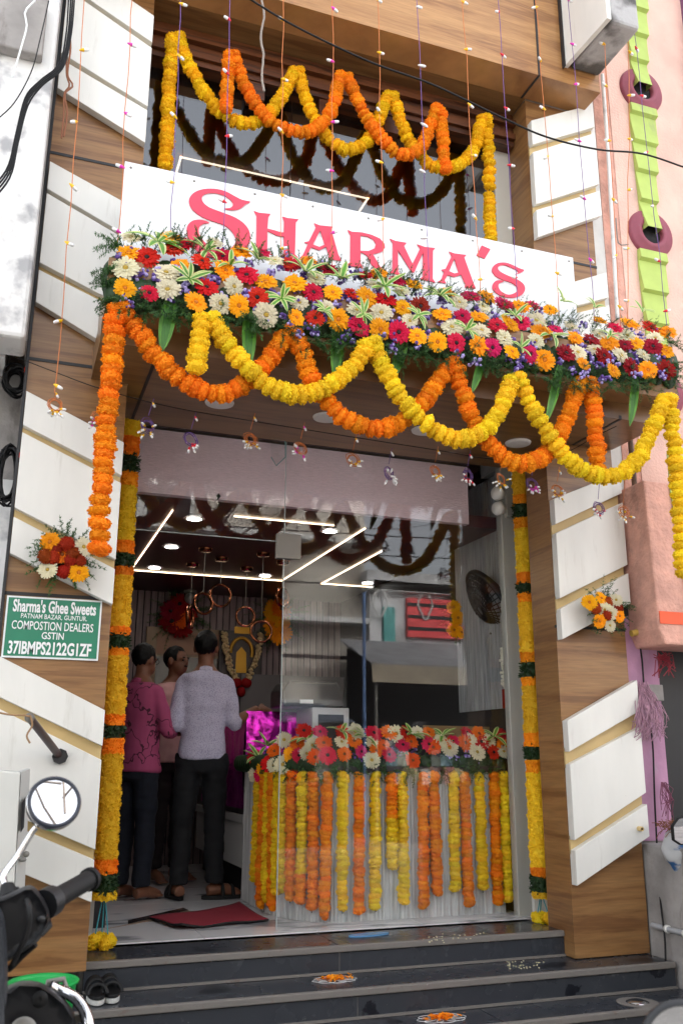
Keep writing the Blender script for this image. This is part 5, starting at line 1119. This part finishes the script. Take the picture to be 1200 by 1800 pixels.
c = at(886,888,4.97); part('box', MB().box(c.x-.03, c.x+.07, 4.90, 4.97, c.z-.10, c.z+.10), M_alum, em, .012)
for dz in (.055, -.045): part('lamp_head', MB().lathe([(0,-.035),(.04,-.03),(.048,-.01),(.03,.03),(.02,.06)], (c.x-.07, 4.915, c.z+dz), (.9,.35,0), 18), M_white, em)
# ------------------------------------------------------------------ people
SKIN = mat('skin', lin('#7A4E38'), .55, var=.12, vscale=30)
HAIR = mat('black_hair', (.0022,.002,.002), .5, bump=.3, bscale=300, spec=.2)
def remesh(mb, vox, smooth=6, wr=0, ws=(7,7,4), seed=0, name='x', mats=None):
    me = mb.mesh('tmp', []); o = bpy.data.objects.new('tmp', me); COL.objects.link(o)
    m = o.modifiers.new('r', 'REMESH'); m.mode = 'VOXEL'; m.voxel_size = vox; m.use_smooth_shade = True
    s_ = o.modifiers.new('s', 'SMOOTH'); s_.factor = .5; s_.iterations = smooth
    bpy.context.view_layer.update(); out = bpy.data.meshes.new_from_object(o.evaluated_get(bpy.context.evaluated_depsgraph_get())); bpy.data.objects.remove(o); bpy.data.meshes.remove(me)
    if wr:
        nr = [v.normal.copy() for v in out.vertices]
        for v, n in zip(out.vertices, nr):
            c = v.co; k = noise.noise(Vector((c.x*ws[0]+seed, c.y*ws[1], c.z*ws[2])))+.5*noise.noise(Vector((c.x*ws[0]*2.3, c.y*ws[1]*2.3+seed, c.z*ws[2]*3.1))); v.co = c+n*wr*k
    out.materials.clear(); [out.materials.append(q) for q in (mats or [])]; out.name = name
    for p in out.polygons: p.use_smooth = True
    return out
def loft(mb, rings, seg=20):
    vs = []
    for z, rx, ry, ox, oy in rings:
        for k in range(seg):
            a = 2*math.pi*k/seg; c, s_ = math.cos(a), math.sin(a); e = .85
            vs.append((ox+rx*math.copysign(abs(c)**e, c), oy+ry*math.copysign(abs(s_)**e, s_), z))
    n = len(rings); fs = [(i*seg+k, i*seg+(k+1) % seg, (i+1)*seg+(k+1) % seg, (i+1)*seg+k) for i in range(n-1) for k in range(seg)]
    fs += [tuple(range(seg))[::-1], tuple(range((n-1)*seg, n*seg))]; mb.add(vs, fs, 0, True)
def limb(mb, pts, rs, seg=12):
    P_ = spline(pts, .02); n = len(P_); 
    cum = [0]
    for a, b in zip(P_[:-1], P_[1:]): cum.append(cum[-1]+(b-a).length)
    L = cum[-1]; q = [Vector(p) for p in pts]; seglen = [0]
    for a, b in zip(q[:-1], q[1:]): seglen.append(seglen[-1]+(b-a).length)
    rr = []
    for c in cum:
        s_ = c/L*seglen[-1]
        for i in range(len(q)-1):
            if s_ <= seglen[i+1]+1e-6: t = (s_-seglen[i])/(seglen[i+1]-seglen[i]); rr.append(rs[i]+(rs[i+1]-rs[i])*t); break
        else: rr.append(rs[-1])
    mb.tube(P_, rr, seg)
def human(loc, yawd, H, label, arms, legs, shirt, trous, sleeve, hem, headyaw=0, tuck=False, beard=False, glasses=False, shoes=False, headtilt=0, bald=0, girth=1.0):
    t = thing('person', loc, label, 'person'); S = H/1.72; Rz = Matrix.Rotation(R(yawd), 4, 'Z'); XF = Matrix.Translation(loc) @ Rz @ Matrix.Scale(S, 4)
    WLM[t] = Matrix.Translation(loc)
    V = Vector; hq = Quaternion((0,0,1), R(headyaw)) @ Quaternion((1,0,0), R(headtilt)); hc = V((0,.02,1.605))
    def hp(x, y, z): return hc+hq @ V((x, y, z))
    def put(name, me): me.transform(XF); return link(name, me, t)
    b = MB(); g = girth
    tor = [(.84,.15*g,.105*g,0,0),(.93,.160*g,.112*g,0,0),(1.03,.145*g,.10*g,0,.005),(1.13,.150*g,.103*g,0,.005),(1.25,.168*g,.11*g,0,.0),(1.35,.175*g,.105*g,0,-.005),(1.41,.15,.085,0,-.008),(1.45,.09,.07,0,-.008),(1.485,.06,.06,0,0)]
    loft(b, [(z, rx*.93, ry*.92, ox, oy) for z, rx, ry, ox, oy in tor])
    limb(b, [V((0,-.005,1.42)), V((0,.005,1.50)), V((0,.015,1.57))], [.058,.054,.054])
    # head: skull, jaw, nose, ears, brow
    rot = hq.to_matrix()
    b.ell(hp(0,-.012,.022), (.074,.092,.092), 16, 12, rot=rot); b.ell(hp(0,.03,-.045), (.058,.062,.068), 14, 10, rot=rot)
    b.ell(hp(0,.088,-.012), (.014,.022,.026), 8, 6, rot=rot); b.ell(hp(0,.070,.018), (.052,.018,.016), 10, 6, rot=rot); b.ell(hp(0,.080,-.060), (.024,.014,.013), 8, 6, rot=rot)
    for s_ in (-1, 1): b.ell(hp(s_*.077,-.008,-.005), (.012,.022,.033), 8, 6, rot=rot)
    for sd_, (sh, el, wr, fd, th) in arms.items():
        sh, el, wr, fd, th = V(sh), V(el), V(wr), V(fd).normalized(), V(th).normalized()
        limb(b, [sh, sh+(el-sh)*.5, el, el+(wr-el)*.35, wr], [.048,.046,.038,.040,.026])
        pal = wr+fd*.05; sidev = fd.cross(th).normalized(); rm = Matrix((th, sidev, fd)).transposed()
        b.ell(pal, (.038,.016,.052), 10, 8, rot=rm)
        for k, (o, l_) in enumerate(((.028,.070),(.010,.080),(-.009,.074),(-.027,.058))):
            r0_ = wr+fd*.085+th*o; bend = -sidev*.03; limb(b, [r0_-fd*.02, r0_+fd*l_*.5+bend*.4, r0_+fd*l_*.85+bend*1.3], [.0095,.009,.0075], 8)
        r0_ = wr+fd*.03+th*.03; limb(b, [r0_, r0_+th*.025+fd*.03, r0_+th*.03+fd*.062-sidev*.012], [.012,.011,.009], 8)
    for hp_, kn, an, toe in legs:
        hp_, kn, an, toe = V(hp_), V(kn), V(an), V(toe).normalized()
        limb(b, [hp_, kn, kn+(an-kn)*.3, an], [.075,.05,.052,.034])
        limb(b, [an+V((0,0,.0))-toe*.045+V((0,0,-.035)), an+toe*.05+V((0,0,-.03)), an+toe*.13+V((0,0,-.048)), an+toe*.185+V((0,0,-.055))], [.036,.038,.036,.018], 10)
        sdv = V((-toe.y, toe.x, 0))
        for k, (o, l_) in enumerate(((.028,.205),(.012,.21),(-.002,.203),(-.015,.195),(-.028,.182))): limb(b, [an+toe*.14+sdv*o+V((0,0,-.06)), an+toe*l_+sdv*o+V((0,0,-.066))], [.013,.010], 8)
    put('body', remesh(b, .0085, 3, name='body', mats=[SKIN]))
    # shirt
    b = MB(); bot = hem; ring = []
    src = [r for r in tor if r[0] > bot+.02]
    ring.append((bot, .192*g, .142*g, 0, 0)); ring.append((bot+.06, .188*g, .137*g, 0, 0))
    for z, rx, ry, ox, oy in tor:
        if z > bot+.10 and z < 1.44: ring.append((z, rx*1.07+.012, ry*1.08+.012, ox, oy))
    ring.append((1.445, .085, .072, 0, -.004)); loft(b, ring)
    for sd_, (sh, el, wr, fd, th) in arms.items():
        sh, el, wr = V(sh), V(el), V(wr); end = el+(wr-el)*sleeve[sd_] if sleeve[sd_] > 0 else sh+(el-sh)*(1+sleeve[sd_])
        inn = V((sh.x*.5, sh.y, sh.z-.02)); pts = [inn, sh, sh+(el-sh)*.5, el] ; rs_ = [.05,.055,.055,.050]
        if sleeve[sd_] > 0: pts.append(end); rs_.append(.049)
        limb(b, pts, rs_)
        if sleeve[sd_] > 0 and sleeve[sd_] < .7: d = (end-el).normalized(); limb(b, [end-d*.03, end], [.055,.056])
    put('shirt', remesh(b, .011, 4, .013, (3.5,3.5,6), int(H*100), 'shirt', [shirt]))
    b = MB(); limb(b, [V((0,-.012,1.425)), V((0,-.002,1.470))], [.078,.064], 16); put('collar', remesh(b, .009, 2, 0, name='collar', mats=[shirt]))
    # trousers
    b = MB(); loft(b, [(.78,.155*g,.115*g,0,0),(.88,.172*g,.126*g,0,0),(.93,.155*g,.108*g,0,0)])
    for hp_, kn, an, toe in legs:
        hp_, kn, an = V(hp_), V(kn), V(an); limb(b, [hp_+V((0,0,.02)), hp_+(kn-hp_)*.4, kn, kn+(an-kn)*.5, an+V((0,0,.005))], [.092,.088,.070,.064,.060])
    put('trousers', remesh(b, .012, 4, .012, (5,5,9), int(H*77), 'trousers', [trous]))
    # hair
    b = MB(); b.ell(hp(0,-.018,.030), (.081,.096,.094), 18, 14, rot=rot); me = remesh(b, .008, 2, .004, (40,40,40), 3, 'hair', [HAIR])
    import bmesh
    bmh = bmesh.new(); bmh.from_mesh(me); qi = hq.inverted()
    kill = [v for v in bmh.verts if (lambda l: (l.y > .045-.0*l.z and l.z < .062+bald) or (l.y > -.035 and l.z < -.005) or l.z < -.058)(qi @ (v.co-hc))]
    bmesh.ops.delete(bmh, geom=kill, context='VERTS'); bmh.to_mesh(me); bmh.free(); put('hair', me)
    if glasses:
        b = MB()
        for s_ in (-1, 1): b.tube([hp(s_*.034+.024*math.cos(a), .088, .004+.018*math.sin(a)) for a in [i*.449 for i in range(15)]], .0022, 5); b.tube([hp(s_*.058,.086,.008), hp(s_*.078,.0,.008)], .0022, 5)
        put('glasses', b.mesh('glasses', M_rubber))
    b = MB()
    for s_ in (-1, 1): b.ell(hp(s_*.031,.080,.004), (.012,.008,.007), 8, 6, rot=rot); b.ell(hp(s_*.032,.086,.026), (.021,.006,.0045), 8, 6, rot=rot)
    if beard: b.ell(hp(0,.088,-.040), (.028,.010,.007), 8, 6, rot=rot)
    put('eyes_and_brows', b.mesh('eyes_and_brows', HAIR))
    if shoes:
        for hp_, kn, an, toe in legs:
            an, toe = V(an), V(toe).normalized(); sdv = V((-toe.y, toe.x, 0)); b = MB(); pr = []
            for i in range(20):
                a = 2*math.pi*i/20; pr.append(an+toe*(.075+.155*math.cos(a))+sdv*.048*math.sin(a)*(1+.2*math.cos(a))+V((0,0,-an.z)))
            b.prism(pr, (0,0,.022)); put('sandal_sole', b.mesh('sandal_sole', M_rubber)); b = MB()
            for d_ in (.05, .12): b.tube([an+toe*d_+sdv*.045*math.cos(a)+V((0,0,-an.z+.015+(.075 if d_ < .1 else .058)*math.sin(a))) for a in [math.pi*i/10 for i in range(11)]], .014, 6)
            put('sandal_strap', b.mesh('sandal_strap', M_rubber))
    return t
def printed(name, col, col2, sc_, kind):
    m = bpy.data.materials.new(name); m.use_nodes = True; n = m.node_tree.nodes; l = m.node_tree.links; b = n['Principled BSDF']; b.inputs['Roughness'].default_value = .85
    g = n.new('ShaderNodeTexCoord'); v = n.new('ShaderNodeTexVoronoi'); v.inputs['Scale'].default_value = sc_; v.feature = 'DISTANCE_TO_EDGE' if kind == 'lines' else 'F1'; l.new(g.outputs['Object'], v.inputs['Vector'])
    if kind == 'lines':
        nz = n.new('ShaderNodeTexNoise'); nz.inputs['Scale'].default_value = 6; ad = n.new('ShaderNodeVectorMath'); ad.operation = 'ADD'; l.new(g.outputs['Object'], ad.inputs[0]); sc2 = n.new('ShaderNodeVectorMath'); sc2.operation = 'SCALE'; sc2.inputs['Scale'].default_value = .22; l.new(nz.outputs['Color'], sc2.inputs[0]); l.new(sc2.outputs[0], ad.inputs[1]); l.new(ad.outputs[0], v.inputs['Vector'])
    rp = n.new('ShaderNodeValToRGB'); rp.color_ramp.elements[0].position = .014 if kind == 'lines' else .2; rp.color_ramp.elements[1].position = .026 if kind == 'lines' else .45
    rp.color_ramp.elements[0].color = (*col2, 1); rp.color_ramp.elements[1].color = (*col, 1); l.new(v.outputs['Distance'], rp.inputs[0]); l.new(rp.outputs[0], b.inputs['Base Color']); MC[name] = m; return m
SH_W = printed('white_print_shirt', lin('#BDB9CE'), lin('#8480A4'), 130, 'dots'); SH_M = printed('pink_line_shirt', lin('#A0426A'), lin('#42162C'), 4.2, 'lines'); SH_P = mat('pale_pink_shirt', lin('#C89A98'), .85, var=.08, vscale=20)
TR_B = mat('black_trousers', lin('#101116'), .85, var=.2, vscale=30); TR_N = mat('navy_jeans', lin('#0E1422'), .9, var=.3, vscale=40); TR_D = mat('brown_trousers', lin('#1E1617'), .85)
pw = atz(344,1582,FT); pw.z = FT+.005
human(pw, -8, 1.70, 'man in a white printed shirt and black trousers, back turned to the street', {'l': ((-.142,-.008,1.375), (-.195,-.04,1.10), (-.10,.16,1.02), (.5,.8,0), (0,.2,1)), 'r': ((.142,-.008,1.375), (.200,-.03,1.10), (.38,.10,1.21), (.8,.4,-.1), (-.3,.5,.5))},
      [((-.085,0,.88), (-.105,.015,.47), (-.115,0,.085), (-.25,1,0)), ((.085,0,.88), (.10,.01,.47), (.11,-.015,.085), (1,.25,0))], SH_W, TR_B, {'l': .25, 'r': .18}, .86, headyaw=-12, shoes=True, girth=.84)
pm = atz(226,1583,FT); pm.z = FT
human(pm, -48, 1.61, 'man in a maroon line patterned shirt and navy jeans beside the left garland', {'l': ((-.150,-.008,1.375), (-.23,.02,1.12), (-.12,.2,1.08), (.4,1,.2), (0,.2,1)), 'r': ((.150,-.008,1.375), (.225,.03,1.11), (.15,.24,1.10), (-.2,1,.25), (0,.2,1))},
      [((-.085,0,.88), (-.09,.02,.47), (-.09,0,.085), (-.1,1,0)), ((.085,0,.88), (.09,.02,.47), (.095,.0,.085), (.15,1,0))], SH_M, TR_N, {'l': .55, 'r': .55}, .83, headyaw=-5, glasses=True, headtilt=-6, girth=.92)
pk = atz(288,1550,FT); pk.z = FT
human(pk, 205, 1.70, 'man in a pale pink shirt facing the street between the two others', {'l': ((-.142,-.008,1.375), (-.225,-.01,1.10), (-.20,.06,.86), (0,.15,-1), (.2,1,0)), 'r': ((.142,-.008,1.375), (.225,-.02,1.10), (.215,.05,.86), (0,.2,-1), (-.2,1,0))},
      [((-.085,0,.88), (-.09,.015,.47), (-.095,0,.085), (-.15,1,0)), ((.085,0,.88), (.09,.015,.47), (.095,.0,.085), (.2,1,0))], SH_P, TR_D, {'l': .8, 'r': .8}, .84, headyaw=22, beard=True, bald=.012, girth=1.06)
# ------------------------------------------------------------------ scooter at the lower left
sct = thing('parked_scooter', (-.1, 1.9, RD), 'dark grey scooter with a round chrome mirror at the lower left', 'scooter')
mc = at(95,1411,1.95); nm_ = Vector((.15,-1,.42)).normalized()
mir = part('mirror_shell', MB().lathe([(0,-.030),(.035,-.026),(.052,-.012),(.053,0),(.051,.004),(.046,.004)], mc, nm_, 36), M_chrome, sct)
part('mirror_rim', MB().lathe([(.0435,.001),(.045,.0065),(.0505,.0065),(.0525,.0)], mc, nm_, 36), mat('navy_rim', (.02,.025,.04), .35), mir)
part('mirror_glass', MB().lathe([(0,.003),(.044,.003)], mc, nm_, 36), mat('silver_mirror', (.9,.9,.9), .015, 1), mir)
part('mirror_stem', MB().tube(spline([at(63,1455,1.96), at(56,1464,1.96), at(30,1505,1.95), at(7,1536,1.93), at(6,1548,1.92), at(12,1562,1.91)], .01), .0062, 10), M_chrome, sct)
part('stem_boot', MB().tube([at(12,1556,1.91), at(16,1576,1.90)], [.012,.019], 12).tube([at(14,1568,1.905), at(15,1571,1.905)], .020, 12), M_rubber, sct)
g0, g1 = at(84,1588,1.86), at(160,1545,1.99)
grip = part('grip', MB().tube([g0, g0+(g1-g0)*.93], .0185, 16).tube([g0+(g1-g0)*.93, g1], .0225, 16), M_rubber, sct)
part('grip_collar', MB().tube([g0-(g1-g0)*.08, g0+(g1-g0)*.10], .027, 16), M_blackp, sct)
cw = MB(); rd = random.Random(8)
def hull(mb, pts2, Ya, Yb, inset=.86):
    c = (sum(p[0] for p in pts2)/len(pts2), sum(p[1] for p in pts2)/len(pts2)); n = len(pts2); vs = []
    for Y, s_ in ((Ya, inset), (Ya+.025, 1), (Yb-.02, 1), (Yb, inset)):
        for x, y in pts2: p = at(c[0]+(x-c[0])*s_, c[1]+(y-c[1])*s_, Y); vs.append(p)
    fs = [tuple(range(n))]+[(k*n+i, k*n+(i+1) % n, (k+1)*n+(i+1) % n, (k+1)*n+i) for k in range(3) for i in range(n)]+[tuple(range(4*n-1, 3*n-1, -1))]
    mb.add(vs, fs, 0, True)
def smooth_part(name, mb, m, par, lv=2):
    o = part(name, mb, m, par); s_ = o.modifiers.new('sub', 'SUBSURF'); s_.levels = lv; s_.render_levels = lv; return o
hull(cw, [(-60,1590),(5,1577),(45,1556),(58,1555),(74,1572),(88,1598),(91,1622),(80,1640),(62,1662),(40,1676),(14,1694),(-60,1715)], 1.80, 1.98); cowl = smooth_part('handlebar_cowl', cw, M_blackp, sct, 2)
part('switch_block', MB().prism([at(60,1620,1.80), at(80,1602,1.80), at(86,1615,1.80), at(64,1636,1.80)], (0,.03,0)), M_rubber, cowl, .003)
part('switch_knob', MB().ell(at(72,1617,1.797), (.008,.006,.007)), M_blackp, cowl)
part('starter_switch', MB().prism([at(67,1640,1.81), at(90,1620,1.83), at(93,1630,1.83), at(74,1650,1.81)], (0,.03,0)), M_rubber, cowl, .003)
part('cable', MB().tube(spline([at(30,1568,1.9), at(50,1590,1.78), at(48,1640,1.77), at(20,1700,1.78)], .01), .005, 8), M_rubber, sct)
part('cable', MB().tube(spline([at(62,1660,1.84), at(44,1676,1.85), at(26,1694,1.86), at(8,1712,1.87)], .01), .006, 8), M_rubber, sct)
cw = MB(); hull(cw, [(-120,1560),(-4,1580),(10,1610),(15,1700),(14,1830),(-120,1830)], 1.74, 1.83); smooth_part('steering_cover', cw, mat('grey_cover', (.028,.031,.038), .4), sct)
cw = MB(); hull(cw, [(-60,1735),(12,1738),(30,1722),(70,1724),(92,1738),(120,1760),(138,1790),(146,1860),(120,1990),(-60,1990)], 2.02, 2.36); shield = smooth_part('front_shield', cw, M_blackp, sct)
part('badge_roundel', MB().lathe([(0,.006),(.022,.006),(.026,0)], at(40,1815,2.0), (0,-1,.1), 24), M_steel, shield)
part('shield_bolt', MB().lathe([(.004,.003),(.014,.004),(.016,-.003)], at(70,1757,2.02), (0,-1,.1), 16), M_rubber, shield)
part('crash_guard', MB().tube(spline([at(88,1735,2.1), at(104,1742,2.1), at(128,1752,2.08), at(146,1772,2.06), at(155,1800,2.04), at(160,1850,2.03), at(150,1950,2.03)], .012), .0115, 12), M_chrome, sct)
part('guard_bracket', MB().tube([at(82,1742,2.14), at(84,1727,2.14), at(112,1722,2.14), at(116,1738,2.14)], .006, 8), M_steel, sct)
part('guard_tab', MB().prism([at(118,1788,2.08), at(148,1783,2.06), at(150,1798,2.06), at(120,1802,2.08)], (0,.008,0)), M_steel, sct, .002)
# lower body, floorboard, seat and wheels down to the road
part('floorboard', MB().box(-.33, .03, 1.35, 2.1, .66, .72), M_blackp, sct, .02); part('seat_body', MB().box(-.34, .02, .75, 1.35, .70, 1.02), M_blackp, sct, .06); part('seat', MB().box(-.30, -.02, .70, 1.38, 1.022, 1.12), M_rubber, sct, .04)
part('steering_column', MB().tube([(-.15,1.86,1.35), (-.15,2.18,.60)], .03, 10), M_blackp, sct)
for y in (2.28, .98): part('wheel', MB().lathe([(.09,-.035),(.16,-.045),(.21,-.04),(.22,0),(.21,.04),(.16,.045),(.09,.035)], (-.15, y, RD+.221), (1,0,0), 28), M_rubber, sct)
# ------------------------------------------------------------------ two-wheeler mirror at the lower right, bag and mirror on the platform
mo = thing('parked_moped', (.95, 1.25, RD), 'round mirror of a parked moped at the lower right corner', 'moped')
c = at(1196,1836,1.15); n2 = Vector((-.30,-1,-.12)).normalized()
part('mirror_shell', MB().lathe([(0,-.025),(.05,-.018),(.058,0),(.05,.005)], c, n2, 32), M_blackp, mo); part('mirror_glass', MB().lathe([(0,.004),(.051,.004)], c, n2, 32), bpy.data.materials['silver_mirror'], mo)
part('mirror_stem', MB().tube([c-n2*.02, c+Vector((.02,.03,-.10)), c+Vector((.10,.05,-.18))], .006, 8), M_chrome, mo); part('handlebar', MB().tube([c+Vector((.02,.05,-.18)), c+Vector((.5,.05,-.20))], .014, 10), M_rubber, mo)
part('column', MB().tube([c+Vector((.28,.05,-.2)), Vector((c.x+.28, 1.45, RD+.25))], .03, 10), M_blackp, mo); part('wheel', MB().lathe([(.15,-.02),(.22,-.03),(.245,0),(.22,.03),(.15,.02)], (c.x+.28, 1.47, RD+.246), (1,0,0), 28), M_rubber, mo); part('rear_wheel', MB().lathe([(.15,-.02),(.22,-.03),(.245,0),(.22,.03),(.15,.02)], (c.x+.28, .35, RD+.246), (1,0,0), 28), M_rubber, mo)
part('frame', MB().tube([Vector((c.x+.28,1.40,.9)), Vector((c.x+.28,1.1,.62)), Vector((c.x+.28,.35,.75))], .035, 10), M_blackp, mo); part('seat', MB().box(c.x+.19, c.x+.37, .3, .85, .86, .94), M_rubber, mo, .03)
bg_ = thing('cloth_sack', at(1185,1530,4.2), 'white sack with blue print lying on the cement platform edge', 'sack'); mb = MB()
cx0 = at(1192,1535,4.05); cx0.z = 1.16; cx0.x = 3.40; cx0.y = 4.17; mb.ell(cx0+Vector((.05,0,.0)), (.12,.11,.12), 28, 20)
me = remesh(mb, .014, 2, .03, (9,9,9), 5, 'sack_body', [mat('white_blue_sack', (.42,.42,.42), .8, col2=lin('#2A5A8C'), vscale=7, stretch=(1,1,2.5), contrast=(.36,.44))]); link('sack_body', me, bg_)
mb = MB(); rd = random.Random(12)
for k in range(240):
    p = cx0+Vector((rd.uniform(-.06,.16), rd.uniform(-.08,.08), .09+rd.uniform(0,.05))); d = Vector((rd.uniform(-1,1), rd.uniform(-1,1), rd.uniform(-.5,.6))).normalized()*.05; mb.tube([p, p+d*.5+Vector((0,0,.01)), p+d], .002, 3)
tag(part('coir_fibre', mb, mat('coir', lin('#7A4A2C'), .9), bg_), kind='stuff')
hm = thing('hand_mirror', at(1190,1466,4.1), 'angular mirror on a stem above the sack at the right edge', 'mirror'); c = at(1194,1464,4.0)
pr_ = [at(x, y, 4.0) for x, y in ((1182,1452),(1192,1438),(1212,1432),(1216,1488),(1196,1486),(1184,1478))]
part('rim', MB().prism(pr_, (0,.02,0)), M_rubber, hm, .004); cc_ = sum(pr_, Vector())/6
part('mirror_glass', MB().prism([cc_+(p-cc_)*.9+Vector((0,-.002,0)) for p in pr_], (0,.0015,0)), bpy.data.materials['silver_mirror'], hm); part('stem', MB().tube([cc_+Vector((.02,.02,-.05)), Vector((cc_.x+.06, cc_.y+.02, 1.181))], .006, 8), M_rubber, hm)
